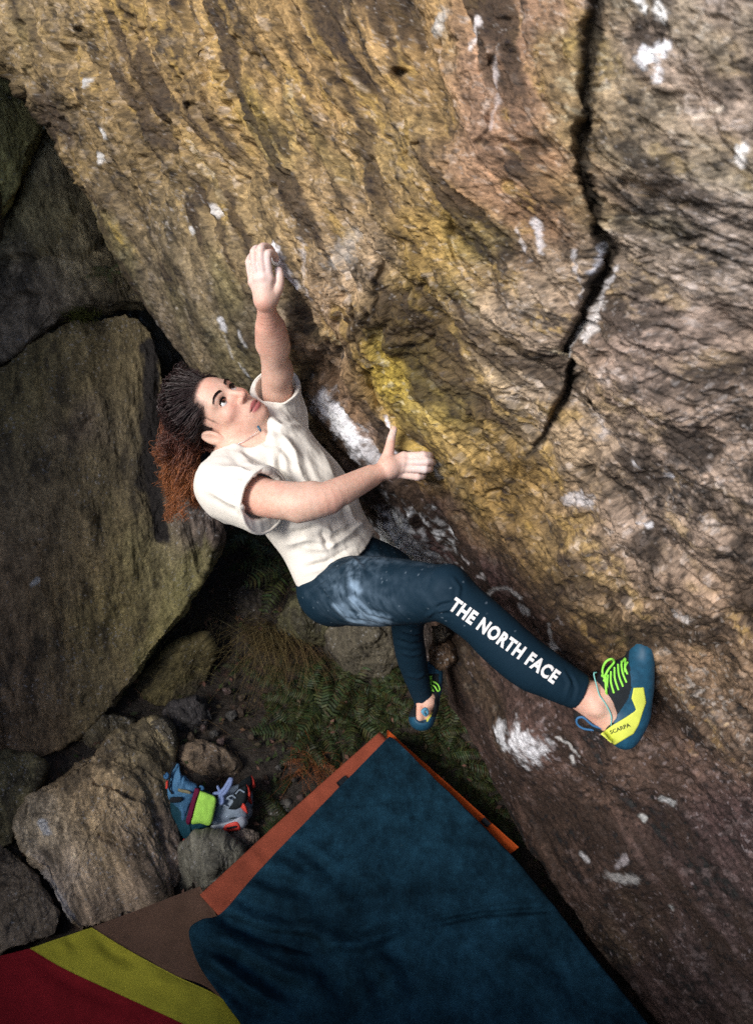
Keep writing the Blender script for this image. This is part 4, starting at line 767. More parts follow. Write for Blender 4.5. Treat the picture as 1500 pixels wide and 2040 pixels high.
G_.cone(C(985, 1272, 1.715), C(1060, 1335, 1.705), .044, .042, .02); G_.ell(C(893, 1158, 1.715), np.eye(3), (.036, .034, .035), .02)
G_.chain([C4(715, 1130, 2.10, .092), C4(770, 1150, 2.15, .085), C4(828, 1195, 2.20, .060)], .03)
G_.chain([C4(826, 1200, 2.20, .060), C4(812, 1245, 2.26, .049), C4(820, 1310, 2.35, .046), C4(836, 1370, 2.42, .036), C4(846, 1405, 2.45, .031), C4(849, 1430, 2.48, .031)], .02)
G_.cut(C(1155, 1378, 1.70), nrm(C(1185, 1398, 1.70) - C(1150, 1375, 1.70)) + np.array([.0, .12, 0]), C(1130, 1440, 1.75) + [0, 0, -.1], C(1200, 1310, 1.65) + [0.05, 0, .1])
c0 = C(845, 1400, 2.45); G_.cut(c0, nrm(C(846, 1405, 2.45) - C(836, 1370, 2.42)) + np.array([.1, 0, 0]), c0 + [-.08, -.07, -.1], c0 + [.08, .05, .1])
G_.cut(C(652, 1078, 2.07), Ut)
gv_, gq_ = G_.mesh(); gv_ = relax(gv_, gq_, 3, .5)
GF = [([(612, 1172), (640, 1150), (668, 1130)], 3.5, .003), ([(618, 1185), (650, 1160), (685, 1125)], 3.5, .003), ([(640, 1165), (662, 1190), (690, 1225), (760, 1240)], 4, .004), ([(690, 1150), (697, 1190), (725, 1225), (770, 1238)], 4, .004), ([(705, 1195), (730, 1220), (780, 1232)], 3.5, .0035), ([(660, 1205), (690, 1235), (730, 1243)], 3.5, .003),
      ([(862, 1222), (880, 1205), (905, 1200)], 4, -.003), ([(850, 1228), (870, 1215), (900, 1215)], 4, .003), ([(800, 1255), (825, 1262), (845, 1258)], 4, .003), ([(790, 1275), (820, 1285), (845, 1280)], 4, -.0025), ([(700, 1110), (720, 1130), (730, 1160)], 5, .003)]
GF = [(p_, w_, h_*1.7) for p_, w_, h_ in GF] + [([(900, 1150), (915, 1170), (912, 1195)], 4, .003), ([(1120, 1335), (1135, 1360), (1125, 1395)], 4, .003), ([(1135, 1345), (1146, 1370), (1138, 1400)], 3.5, -.003), ([(800, 1300), (820, 1306), (845, 1300)], 4, .003), ([(812, 1345), (832, 1350), (850, 1342)], 4, .003)]
gv_ = folds(gv_, gq_, GF, .0014, nrm([.3, -1, .2]), 9)
gpx, gpy = pix(gv_); gc = np.tile(np.array([.0045, .019, .035]), (len(gv_), 1)); nz1 = fbm(gv_, 22, 4, .6, 5); nz2 = fbm(gv_*[.4, 1, 1], 60, 3, .65, 6)
wis = fbm(np.stack([gv_ @ nrm([.75, -.65, 0])*.22, gv_ @ nrm([.65, .75, 0]), gv_[:, 2]], 1), 70, 3, .6, 7)
for pts, hw, stg in [([(697, 1135), (700, 1165), (704, 1190)], 6, .5), ([(704, 1168), (712, 1172)], 8, .75), ([(672, 1172), (680, 1200)], 7, .35), ([(668, 1208), (700, 1238), (760, 1244)], 5, .5), ([(694, 1195), (722, 1224), (775, 1240)], 4, .6), ([(684, 1205), (712, 1232), (740, 1240)], 4, .45), ([(706, 1190), (735, 1218), (775, 1232)], 3.5, .45),
    ([(700, 1125), (722, 1114), (712, 1140)], 8, .35), ([(735, 1112), (765, 1120), (742, 1130)], 9, .22), ([(700, 1108), (860, 1124)], 5, .10), ([(735, 1175), (790, 1215)], 20, .09), ([(670, 1180), (740, 1200)], 45, .10), ([(800, 1150), (860, 1190)], 30, .04), ([(650, 1160), (700, 1120)], 16, .08)]:
    s, t = seg_dist(gpx, gpy, pts); m = sstep(1.9, .1, s/hw + .7*nz1 + .5*nz2)*stg*(gv_[:, 2] > -2.1)*np.clip(.75 + 1.3*wis, .1, 1.3); gc = gc*(1-m[:, None]) + m[:, None]*.85*np.array([.28, .40, .54])
sp = sstep(.68, .76, fbm(gv_, 160, 2, .6, 8))*.3*(gpy < 1260); gc = gc*(1-sp[:, None]) + sp[:, None]*np.array([.35, .45, .55])
leg_m = mat('stretch_fabric', attr=True, rough=.75, spec=.15, bump=[(700, 2, .2, .001)])
leggings = link('leggings', mesh_np('leggings', c2w(gv_), gq_, True, gc), leg_m, person)
LEG = BVHTree.FromPolygons(gv_.tolist(), gq_.tolist())
# lettering printed down the shin
def lettering(body, p0, p1, height, name, parent, m, tree, bold=.035, off=.0012, squeeze=1.0, fixed_d=None, space=1.0):
    """text laid along p0-p1 (picture positions), wrapped on to the surface below it"""
    cu = bpy.data.curves.new(name, 'FONT'); cu.body = body; cu.offset = bold; cu.align_x = 'LEFT'; cu.resolution_u = 3; cu.space_character = space
    o = bpy.data.objects.new(name, cu); COL.objects.link(o); bpy.context.view_layer.update()
    me0 = bpy.data.meshes.new_from_object(o.evaluated_get(bpy.context.evaluated_depsgraph_get())); bpy.data.objects.remove(o); bpy.data.curves.remove(cu)
    import bmesh
    bm = bmesh.new(); bm.from_mesh(me0); bmesh.ops.triangulate(bm, faces=bm.faces[:])
    for _ in range(2):
        w_ = max(v.co.x for v in bm.verts); long = [e for e in bm.edges if e.calc_length() > .12]
        if long: bmesh.ops.subdivide_edges(bm, edges=long, cuts=1); bmesh.ops.triangulate(bm, faces=bm.faces[:])
    x = [v.co.x for v in bm.verts]; y = [v.co.y for v in bm.verts]; x0, x1, y0, y1 = min(x), max(x), min(y), max(y)
    p0 = np.array(p0, float); p1 = np.array(p1, float); ax = p1 - p0; pp = nrm([ax[1], -ax[0]])
    for v in bm.verts:
        s = (v.co.x - x0)/(x1 - x0); h_ = ((v.co.y - y0)/(y1 - y0) - .5)*height; q = p0 + s*ax + pp*h_; r = nrm(C(q[0], q[1], 1.0))
        hit = tree.ray_cast(Vector((0, 0, 0)), Vector(r)) if tree else None
        d = hit[3] if hit and hit[0] is not None else 1.7
        v.co = Vector(c2w(r*(d - off)))
    bm.normal_update(); me = bpy.data.meshes.new(name); bm.to_mesh(me); bm.free()
    return link(name, me, m, parent)
lettering('THE NORTH FACE', (900, 1201), (1110, 1352), 30, 'lettering', leggings, mat('white_print', (.78, .78, .78), .6), LEG, bold=.045, space=1.12)
# ------------------------------------------------------------------ climbing shoes
def paint(v, q, rules):
    """split a mesh into parts by picture-plane regions: rules = list of (name, fn(px,py,v)->bool); first match wins"""
    cen = v[q].mean(1); px, py = pix(cen); lab = np.full(len(q), -1)
    for k, (nm, fn) in enumerate(rules): lab[(lab < 0) & fn(px, py, cen)] = k
    return lab
def inpoly(px, py, poly):
    p = np.array(poly, float); ins = np.zeros(px.shape, bool); j = len(p) - 1
    for i in range(len(p)):
        c = ((p[i, 1] > py) != (p[j, 1] > py)) & (px < (p[j, 0]-p[i, 0])*(py-p[i, 1])/(p[j, 1]-p[i, 1]+1e-9) + p[i, 0]); ins ^= c; j = i
    return ins
def sub_mesh(name, v, q, sel, m, parent, lift=0, nn=None):
    qs = q[sel]; idx, inv = np.unique(qs, return_inverse=True); vv = v[idx]
    if lift: vv = vv + nn[idx]*lift
    return link(name, mesh_np(name, c2w(vv), inv.reshape(-1, 4)), m, parent)
blue_r = mat('blue_rubber', (.010, .062, .115), .55, spec=.35, noise=[(60, 6, .75, 1.35)], bump=[(300, 3, .2, .001)]); black_s = mat('black_microsuede', (.010, .014, .018), .85, noise=[(80, 5, .8, 1.3)])
yel_r = mat('lime_rubber', (.62, .68, .10), .6, noise=[(40, 5, .88, 1.08)]); lace_m = mat('lime_lace', (.30, .78, .09), .7); trim_m = mat('pale_trim', (.20, .50, .48), .6); pull_m = mat('blue_webbing', (.04, .14, .30), .6)
K = Field(C(1140, 1500, 1.70) + [-.02, -.02, -.075], C(1310, 1255, 1.72) + [.03, .03, .075], .0022)
ZX = np.array([0, 0, 1.])
def SE(px, py, d, rx, ry, rz, k=.02, ang=0, mode='add', F=K):
    c, s = math.cos(ang), math.sin(ang); F.ell(C(px, py, d), np.array([[c, s, 0], [-s, c, 0], [0, 0, 1]]), (rx, ry, rz), k, mode)
SE(1242, 1458, 1.70, .036, .040, .036, .02, .25); SE(1262, 1410, 1.70, .038, .055, .038, .03, .1); SE(1270, 1355, 1.705, .036, .050, .043, .03); SE(1277, 1312, 1.712, .028, .044, .040, .02); SE(1276, 1290, 1.715, .022, .027, .032, .02, -.15)
SE(1232, 1385, 1.70, .042, .048, .036, .03, -.4); SE(1222, 1360, 1.70, .036, .036, .034, .03, -.7); SE(1250, 1345, 1.70, .034, .032, .036, .03); SE(1225, 1440, 1.70, .034, .03, .034, .02)
K.cut(C(1297, 1380, 1.70), nrm([1, -.04, 0]))
K.cone(C(1150, 1385, 1.70), C(1196, 1398, 1.70), .038, .036, .004, None, 'sub'); K.cone(C(1196, 1398, 1.70), C(1214, 1424, 1.70), .034, .030, .004, None, 'sub')
K.cut(C(1196, 1395, 1.70), nrm([-1, -.12, 0]), C(1140, 1440, 1.70) + [0, -.03, -.1], C(1186, 1340, 1.70) + [.0, .02, .1])
kv, kq = K.mesh(); kv = relax(kv, kq, 2, .5)
shoe = link('climbing_shoe', mesh_np('climbing_shoe', c2w(kv), kq[:0] if False else kq), black_s, person) if False else None
YEL = [(1196, 1463), (1219, 1446), (1246, 1430), (1264, 1418), (1267, 1414), (1258, 1392), (1262, 1371), (1282, 1370), (1287, 1400), (1280, 1420), (1272, 1445), (1262, 1462), (1224, 1485)]
BLU = [(1252, 1310), (1256, 1280), (1266, 1262), (1290, 1262), (1320, 1330), (1320, 1500), (1190, 1500), (1196, 1463), (1222, 1444), (1226, 1430), (1250, 1395), (1258, 1370), (1256, 1340)]
lab = paint(kv, kq, [('b', lambda x, y, c: inpoly(x, y, BLU) | (c[:, 2] < -1.72))])
shoe = sub_mesh('climbing_shoe', kv, kq, lab == -1, black_s, person); shoe['label'] = 'navy and lime climbing shoe on her raised right foot'
sub_mesh('rand', kv, kq, lab == 0, blue_r, shoe)
KT = BVHTree.FromPolygons(kv.tolist(), kq.tolist())
def overlay(poly, tree, off, name, m, parent, maxd):
    """a thin patch with the given outline, moulded on to the surface below it"""
    import bmesh
    bm = bmesh.new(); vs = [bm.verts.new((x, y, 0)) for x, y in poly]; es = [bm.edges.new((vs[k], vs[(k+1) % len(vs)])) for k in range(len(vs))]
    bmesh.ops.triangle_fill(bm, edges=es, use_beauty=True)
    for _ in range(4):
        lg = [e for e in bm.edges if e.calc_length() > 4]
        if lg: bmesh.ops.subdivide_edges(bm, edges=lg, cuts=1); bmesh.ops.triangulate(bm, faces=bm.faces[:])
    for v in bm.verts:
        r = nrm(C(v.co.x, v.co.y, 1.0)); hit = tree.ray_cast(Vector((0, 0, 0)), Vector(r)); d = hit[3] if hit[0] is not None and hit[3] < maxd*1.2 else maxd
        v.co = Vector(c2w(r*(min(d, maxd*1.12) - off)))
    bmesh.ops.recalc_face_normals(bm, faces=bm.faces[:]); me = bpy.data.meshes.new(name); bm.to_mesh(me); bm.free(); me.polygons.foreach_set('use_smooth', [True]*len(me.polygons))
    o = link(name, me, m, parent); md = o.modifiers.new('thickness', 'SOLIDIFY'); md.thickness = .0016; md.offset = 0; return o
yv = overlay(spline(np.vstack([YEL, YEL[:1]]), 14*4 + 1)[:-1] if False else YEL, KT, .0012, 'heel_patch', yel_r, shoe, 1.80)
lettering('SCARPA', (1215, 1460), (1255, 1444), 8, 'heel_lettering', shoe, mat('dark_print', (.03, .04, .02), .6), KT, bold=.02, off=.0032)
def lie(tree, pts, off, dflt=1.69):
    out = []
    for x, y, *e in pts:
        r = nrm(C(x, y, 1.0)); h = tree.ray_cast(Vector((0, 0, 0)), Vector(r)); d = h[3] if h[0] is not None else np.linalg.norm(C(x, y, dflt)); out.append(r*(d - off - (e[0] if e else 0)))
    return np.array(out)
ll = []
for a, b in [((1246, 1314), (1250, 1344)), ((1238, 1318), (1248, 1360)), ((1231, 1324), (1241, 1368)), ((1224, 1330), (1232, 1375)), ((1217, 1338), (1223, 1381)), ((1211, 1345), (1214, 1390)), ((1245, 1312), (1238, 1330)), ((1250, 1320), (1246, 1340))]:
    m_ = ((a[0]+b[0])/2 - 3, (a[1]+b[1])/2, .002); ll.append((spline(lie(KT, [a, m_, b], .0015), 14), .0024))
ll.append((spline(lie(KT, [(1204, 1352), (1200, 1337, .006), (1206, 1320, .012), (1218, 1313, .014), (1223, 1320, .012), (1212, 1334, .008), (1204, 1350, .003)], .002), 40), .0027))
ll.append((spline(lie(KT, [(1204, 1352), (1198, 1372, .004), (1200, 1393, .006), (1208, 1405, .006), (1213, 1398, .005), (1208, 1380, .004), (1206, 1356, .003)], .002), 40), .0026))
ll.append((spline(lie(KT, [(1200, 1346, .003), (1206, 1350, .005), (1204, 1358, .003)], .002), 8), .0042))
v, q, u = tubes(ll, 6); link('lace', mesh_np('lace', c2w(v), q), lace_m, shoe)
v, q, u = tubes([(spline(drape_pts([(1188, 1340, 1.675), (1183, 1343, 1.67), (1188, 1365, 1.664), (1194, 1385, 1.662), (1204, 1399, 1.662), (1213, 1415, 1.663), (1218, 1430, 1.665), (1217, 1447, 1.672)]), 50), .0016)], 5); link('collar_trim', mesh_np('collar_trim', c2w(v), q), trim_m, shoe)
v, q, u = tubes([(spline(drape_pts([(1200, 1452, 1.69), (1180, 1445, 1.69), (1162, 1430, 1.69), (1150, 1432, 1.695), (1150, 1443, 1.70), (1162, 1452, 1.70), (1182, 1455, 1.70)]), 40), .0028)], 6); link('pull_loop', mesh_np('pull_loop', c2w(v), q), pull_m, shoe)
v, q, u = tubes([(spline(drape_pts([(1202, 1455, 1.70), (1192, 1452, 1.70), (1180, 1448, 1.70)]), 12), .007)], 8); link('heel_tab', mesh_np('heel_tab', c2w(v), q), black_s, shoe)
# the far shoe
K2 = Field(C(800, 1475, 2.50)*[1, 1, 0] + [-.02, -.02, -2.56], [C(890, 1310, 2.45)[0] + .02, C(850, 1310, 2.4)[1] + .02, -2.33], .0034)
for x, y, d, rx, ry, rz in [(840, 1432, 2.425, .042, .038, .045), (850, 1405, 2.445, .040, .045, .045), (860, 1370, 2.47, .034, .05, .04), (864, 1343, 2.475, .030, .036, .034), (856, 1335, 2.48, .026, .028, .03)]: SE(x, y, d, rx, ry, rz, .02, 0, 'add', K2)
K2.chain([C4(838, 1375, 2.40, .034), C4(846, 1402, 2.425, .030), C4(842, 1420, 2.40, .027)], .01) if False else None
K2.cone(C(842, 1385, 2.38), C(846, 1408, 2.425), .034, .030, .004, None, 'sub'); K2.cone(C(846, 1408, 2.41), C(842, 1424, 2.385), .030, .026, .004, None, 'sub')
k2v, k2q = K2.mesh(); k2v = relax(k2v, k2q, 2, .5)
lab = paint(k2v, k2q, [('y', lambda x, y, c: inpoly(x, y, [(845, 1429), (852, 1424), (864, 1407), (861, 1420), (858, 1428), (850, 1440), (849, 1430)])), ('b', lambda x, y, c: (y > 1429) | (y < 1342) | (x > 874))])
shoe2 = sub_mesh('climbing_shoe', k2v, k2q, lab == -1, black_s, person); shoe2['label'] = 'navy and lime climbing shoe on her lower left foot'
sub_mesh('rand', k2v, k2q, lab == 1, blue_r, shoe2); sub_mesh('heel_patch', k2v, k2q, lab == 0, yel_r, shoe2)
KT2 = BVHTree.FromPolygons(k2v.tolist(), k2q.tolist()); ll = []
for y0 in (1346, 1350, 1354, 1358): ll.append((spline(lie(KT2, [(847, y0), (855, y0 + 3, .002), (860, y0 + 1)], .002, 2.44), 10), .0026))
ll.append((spline(lie(KT2, [(850, 1358), (862, 1358, .006), (872, 1364, .008), (876, 1374, .008), (872, 1377, .008), (866, 1368, .006), (856, 1362, .003)], .002, 2.43), 30), .0026)); ll.append((spline(lie(KT2, [(852, 1362), (858, 1368, .004), (864, 1378, .003)], .002, 2.43), 12), .0024)); ll.append((spline(lie(KT2, [(850, 1360), (857, 1370, .004), (860, 1378, .003)], .002, 2.43), 12), .0024))
v, q, u = tubes(ll, 5); link('lace', mesh_np('lace', c2w(v), q), lace_m, shoe2)
v, q, u = tubes([(spline(drape_pts([(846, 1424, 2.37), (842, 1418, 2.365), (848, 1413, 2.37), (851, 1420, 2.375), (847, 1426, 2.38)]), 24), .006)], 6); link('pull_loop', mesh_np('pull_loop', c2w(v), q), mat('pale_blue_webbing', (.10, .30, .45), .6), shoe2)
# ------------------------------------------------------------------ pads and mat
def sheet(name, curveA, curveB, zf, m, parent, nu=40, nv=30, thick=.0, seed=1, wr=0.0, lines=(), loc=None, zmin=None):
    """a cloth or foam panel spanned between two picture-plane curves, lying at height zf(px,py) above the ground; thick gives it a real body"""
    A = spline(curveA, nu); Bc = spline(curveB, nu); V = []
    t = np.linspace(0, 1, nv)[:, None, None]; pxy = A[None]*(1-t) + Bc[None]*t; px = pxy[..., 0].ravel(); py = pxy[..., 1].ravel()
    z = zf(px, py) + 0*px
    for pts, hw, h in lines:
        s, tt = seg_dist(px, py, pts); z = z + h*(np.exp(-(s/hw)**2) - .5*np.exp(-((s - 1.9*hw)/hw)**2))*np.clip(4*tt*(1-tt) + .3, 0, 1)
    if zmin is not None: z = zmin + .004*np.log1p(np.exp((z - zmin)/.004))
    ray = np.stack([(px-CX)/F_PX, (CY-py)/F_PX, -np.ones_like(px)], -1) @ RM.T; d = (z - CAM_H)/ray[:, 2]; v = CL + ray*d[:, None]
    if wr: v[:, 2] += wr*fbm(v, 9, 3, .5, seed) + wr*.35*fbm(v, 34, 3, .5, seed+2)
    q = gridfaces(nv, nu); top = v
    n = vnormals(v, q); 
    if n[:, 2].mean() < 0: q = q[:, ::-1]
    if thick:
        e = np.minimum.reduce([np.repeat(np.arange(nv), nu), np.tile(np.arange(nu), nv), np.repeat(nv-1-np.arange(nv), nu), np.tile(nu-1-np.arange(nu), nv)])
        top = v.copy(); top[:, 2] -= thick*.28*np.where(e == 0, 1, np.where(e == 1, .35, 0)); bot = v.copy(); bot[:, 2] -= thick
        i = np.arange(nv*nu).reshape(nv, nu); rim = np.concatenate([i[0, :-1], i[:-1, -1], i[-1, :0:-1], i[:0:-1, 0]]); r2 = np.roll(rim, -1); nn = nv*nu
        side = np.stack([rim, rim + nn, r2 + nn, r2], 1); top = np.vstack([top, bot]); q = np.vstack([q, q[:, ::-1] + nn, side])
    ob = link(name, mesh_np(name, top, q), m, parent, loc); return ob
navy_c = mat('navy_carpet', (.0065, .027, .046), .95, spec=.1, noise=[(5, 6, .4, 1.7), (26, 7, .6, 1.5), (600, 2, .5, 1.7)], bump=[(600, 3, .5, .003), (24, 5, .35, .008)], speck=[(240, .70, (.10, .16, .20))])
red_c = mat('terracotta_canvas', (.30, .070, .038), .85, spec=.2, noise=[(12, 5, .8, 1.2), (500, 2, .8, 1.25)], bump=[(500, 3, .4, .002)], speck=[(300, .70, (.40, .25, .20))]); ora_c = mat('orange_canvas', (.46, .075, .012), .85, spec=.2, noise=[(14, 5, .8, 1.2), (500, 2, .85, 1.2)], bump=[(500, 3, .4, .002)])
brn_c = mat('brown_canvas', (.115, .068, .048), .9, spec=.15, noise=[(10, 5, .8, 1.2), (500, 2, .75, 1.3)], bump=[(500, 3, .5, .002)], speck=[(260, .70, (.22, .16, .13))]); yel_c = mat('mustard_canvas', (.36, .34, .035), .9, spec=.15, noise=[(10, 5, .85, 1.15), (500, 2, .8, 1.2)], bump=[(500, 3, .45, .002)]); crim_c = mat('crimson_canvas', (.20, .010, .016), .9, spec=.15, noise=[(10, 5, .8, 1.2), (500, 2, .8, 1.25)], bump=[(500, 3, .45, .002)], speck=[(260, .72, (.30, .12, .12))])
blk_c = mat('black_canvas', (.008, .011, .016), .8, noise=[(300, 2, .8, 1.2)]); teal_c = mat('teal_canvas', (.02, .10, .12), .85, noise=[(300, 2, .85, 1.2)])
ZP = .15
pad = empty('crash_pad', Gp(760, 1700, 0)); tag(pad, 'terracotta and orange crash pad half covered by the navy mat', 'crash pad')
sheet('foam_body', [(760, 1462), (590, 1618), (398, 1792)], [(1034, 1694), (900, 1850), (700, 2040)], lambda x, y: ZP - .012 + 0*x, blk_c, pad, 30, 30, .115)
sheet('red_panel', [(757, 1457), (570, 1624), (398, 1783)], [(800, 1500), (620, 1690), (450, 1840)], lambda x, y: ZP + 0*x, red_c, pad, 60, 16, .012, 3, .003, [([(620, 1580), (640, 1600)], 8, .004), ([(500, 1700), (520, 1725)], 9, .004)])
sheet('orange_panel', [(772, 1454), (900, 1568), (1034, 1688)], [(770, 1490), (880, 1590), (1000, 1715)], lambda x, y: ZP - .002 + 0*x, ora_c, pad, 50, 12, .012, 4, .002)
for (x, y, a) in ((683, 1557, -.72), (968, 1638, .75)):
    c, s = math.cos(a), math.sin(a); dx, dy = (11, 7) if x < 800 else (9, 5)
    q4 = [(x + u*dx*c - w_*dy*s, y + u*dx*s + w_*dy*c) for u, w_ in ((-1, -1), (1, -1), (1, 1), (-1, 1))]
    sheet('webbing_tab', [q4[0], ((q4[0][0]+q4[1][0])/2, (q4[0][1]+q4[1][1])/2), q4[1]], [q4[3], ((q4[2][0]+q4[3][0])/2, (q4[2][1]+q4[3][1])/2), q4[2]], lambda X, Y: ZP + .012 + 0*X, blk_c, pad, 6, 5, .010)
pad2 = empty('crash_pad', Gp(240, 1950, 0)); tag(pad2, 'striped crash pad with brown, yellow and crimson panels at the lower left', 'crash pad')
TOPE = [(398, 1766), (290, 1806), (180, 1850), (60, 1890), (0, 1906), (-200, 1975)]
YU = [(182, 1848), (255, 1893), (345, 1942), (432, 1984), (478, 2030), (540, 2140)]; YL = [(58, 1890), (130, 1932), (250, 1988), (350, 2034), (440, 2080), (500, 2170)]
zp2 = lambda x, y: .125 + .012*np.sin(x*.013 + y*.008)
sheet('foam_body', [(400, 1770), (180, 1854), (-220, 1990)], [(620, 2200), (300, 2280), (-160, 2330)], lambda x, y: zp2(x, y) - .016, blk_c, pad2, 30, 24, .09)
sheet('brown_panel', [(398, 1766), (330, 1792), (260, 1818), (182, 1848)], [(600, 2180), (580, 2165), (560, 2150), (540, 2140)], zp2, brn_c, pad2, 30, 50, .012, 5, .004) if False else None
sheet('brown_panel', [(398, 1766), (425, 1812), (470, 1900), (540, 2030), (600, 2160)], YU[:1] + [(255, 1893), (345, 1942), (432, 1984), (540, 2140)], zp2, brn_c, pad2, 60, 30, .012, 5, .004)
sheet('yellow_panel', YU, YL, lambda x, y: zp2(x, y) + .003, yel_c, pad2, 70, 24, .012, 6, .005, [([(190, 1868), (230, 1900), (270, 1915)], 13, -.012), ([(120, 1880), (140, 1898)], 9, .006), ([(300, 1950), (380, 1975)], 12, .006)])
sheet('crimson_panel', YL, [(-20, 1910), (-30, 1990), (0, 2060), (20, 2120), (60, 2200), (100, 2300)], zp2, crim_c, pad2, 60, 40, .012, 7, .004, [([(60, 1905), (150, 1965), (260, 2010)], 16, -.008)])
sheet('teal_edge', [(0, 1975), (10, 2030), (30, 2120)], [(-120, 1975), (-110, 2030), (-90, 2120)], lambda x, y: zp2(x, y) - .004, teal_c, pad2, 14, 10, .02)
# navy mat draped over the pad: soft, creased, its near left corner folded over the striped pad
zm = lambda x, y: ZP + .042 + .014*sstep(560, 400, x)*sstep(1780, 1850, y) - .035*sstep(1250, 1420, x)
MW0 = [([(436, 1826), (500, 1856), (580, 1880), (640, 1880)], 13, -.016), ([(400, 1865), (480, 1890), (560, 1935), (620, 1960)], 16, .014), ([(410, 1900), (470, 1950), (560, 2010)], 15, .013), ([(640, 1880), (720, 1880), (800, 1850)], 14, .010), ([(850, 1845), (960, 1822), (1110, 1812)], 6, -.006), ([(480, 1765), (560, 1790), (640, 1800)], 16, .008),
      ([(590, 1690), (620, 1705), (660, 1740)], 9, -.006), ([(520, 1725), (580, 1740), (700, 1800)], 18, .007), ([(730, 1900), (780, 1940), (800, 2000)], 20, .010), ([(560, 1850), (650, 1920), (700, 2010)], 22, -.012), ([(640, 1600), (700, 1606), (850, 1590)], 5, -.003), ([(1000, 1900), (1080, 1960), (1150, 2040)], 24, .008)]
MW = [(a_, w_, h_*2.5) for a_, w_, h_ in MW0]
matob = sheet('floor_mat', [(776, 1467), (720, 1523), (620, 1625), (520, 1730), (442, 1818), (402, 1832), (378, 1850), (380, 1880), (400, 1930), (450, 2000), (500, 2070), (600, 2230)], [(782, 1469), (850, 1535), (930, 1614), (1018, 1702), (1080, 1775), (1140, 1850), (1190, 1912), (1240, 1975), (1290, 2038), (1330, 2090), (1380, 2150), (1440, 2230)],
    zm, navy_c, None, 220, 160, .016, 9, .010, MW, zmin=ZP + .020, loc=[float(k) for k in Gp(780, 1800, ZP)])
tag(matob, 'creased navy blue carpet mat spread over the crash pads', 'mat')
# ------------------------------------------------------------------ bag and trainers
def dome(name, outline, dfun, bulge, thick, m, parent, n=26, nth=70, power=2.5, wr=0., seed=1):
    oc = spline(np.vstack([outline, outline[:1]]), nth + 1)[:-1]; c = oc.mean(0); R = np.concatenate([np.linspace(.01, 1, n), 1 - np.linspace(.08, 1, 9)*.9]); sd = np.concatenate([np.zeros(n), np.ones(9)])
    RR = R[:, None]; px = (c[0] + RR*(oc[None, :, 0]-c[0])).ravel(); py = (c[1] + RR*(oc[None, :, 1]-c[1])).ravel(); r = np.repeat(R, nth); s = np.repeat(sd, nth)
    base = dfun(px, py); d = np.where(s > .5, base + thick*np.sqrt(np.clip(1-r*r, 0, 1)), base - bulge*np.sqrt(np.clip(1-r**power, 0, 1)))
    v = np.stack([(px-CX)/F_PX*d, (CY-py)/F_PX*d, -d], -1); q = gridfaces(len(R), nth, True)[:, ::-1]
    if wr: v = v + vnormals(v, q)*(wr*fbm(v*[1, .6, 1], 26, 3, .5, seed, True) + .5*wr*fbm(v, 60, 2, .5, seed))[:, None]
    return link(name, mesh_np(name, c2w(v), q), m, parent), (v[:n*nth], q)
bag = empty('chalk_bag', P(375, 1600, 2.6)); tag(bag, 'blue and teal chalk bag with lime pocket lying beside the schist block', 'bag')
BD = lambda x, y: 2.56 + 0*x; sk_b = mat('sky_blue_nylon', (.07, .20, .37), .6, noise=[(14, 5, .7, 1.3)], bump=[(70, 5, .6, .008)]); teal_n = mat('dark_teal_nylon', (.008, .055, .085), .65, noise=[(14, 5, .75, 1.3)], bump=[(80, 4, .4, .006)]); lime_n = mat('lime_fleece', (.42, .80, .12), .9, noise=[(60, 5, .85, 1.1)]); mag_n = mat('magenta_webbing', (.14, .006, .04), .8); tan_n = mat('tan_patch', (.22, .20, .12), .9, noise=[(200, 3, .8, 1.2)]); coral = mat('coral_plastic', (.75, .07, .05), .5)
def BQ(pts): return [(300 + x/6.25, 1480 + y/6.25) for x, y in pts]      # positions measured in an enlarged view of the bag
dome('bag_base', BQ([(200, 480), (230, 700), (250, 880), (330, 1100), (430, 1230), (520, 1280), (520, 1180), (640, 1130), (730, 1060), (820, 700), (610, 570), (450, 640)]), BD, .045, .10, teal_n, bag, wr=.003)
dome('bag_body', BQ([(325, 245), (240, 400), (195, 560), (215, 700), (300, 800), (360, 860), (390, 1000), (440, 970), (500, 800), (600, 560), (490, 480), (440, 400), (390, 390), (360, 270)]), lambda x, y: BD(x, y) - .032, .030, .05, sk_b, bag, wr=.005, seed=3)
dome('pocket', BQ([(612, 590), (560, 740), (497, 1000), (620, 1015), (745, 1030), (800, 850), (818, 690), (720, 630)]), lambda x, y: BD(x, y) - .042, .016, .03, lime_n, bag, power=5, wr=.002)
dome('pocket_band', BQ([(555, 560), (612, 585), (580, 680), (495, 1000), (440, 985), (480, 820)]), lambda x, y: BD(x, y) - .047, .012, .03, mag_n, bag, power=5)
dome('patch', BQ([(345, 570), (480, 600), (500, 640), (350, 610)]), lambda x, y: BD(x, y) - .064, .004, .01, tan_n, bag, 10, 30, 6)
dome('strap', BQ([(245, 680), (380, 680), (395, 720), (330, 750), (240, 740)]), lambda x, y: BD(x, y) - .066, .006, .02, blk_c, bag, 10, 30, 5)
for pts, r, m_, nm in [([(190, 380), (215, 400), (205, 440), (180, 430), (185, 400)], .005, pull_m, 'cord_lock'), ([(205, 480), (205, 530), (200, 570)], .004, coral, 'pull_tab'), ([(325, 245), (262, 340), (235, 460), (230, 560), (270, 640)], .003, blk_c, 'drawcord'), ([(610, 545), (640, 550), (655, 575), (630, 580)], .004, pull_m, 'side_loop'), ([(405, 1210), (420, 1222)], .006, coral, 'toggle')]:
    p3 = np.array([C(*p, 2.495 if nm != 'toggle' else 2.52) for p in BQ(pts)]); v, q, u = tubes([(spline(p3, 20) if len(p3) > 2 else p3, r)], 6); link(nm, mesh_np(nm, c2w(v), q), m_, bag)
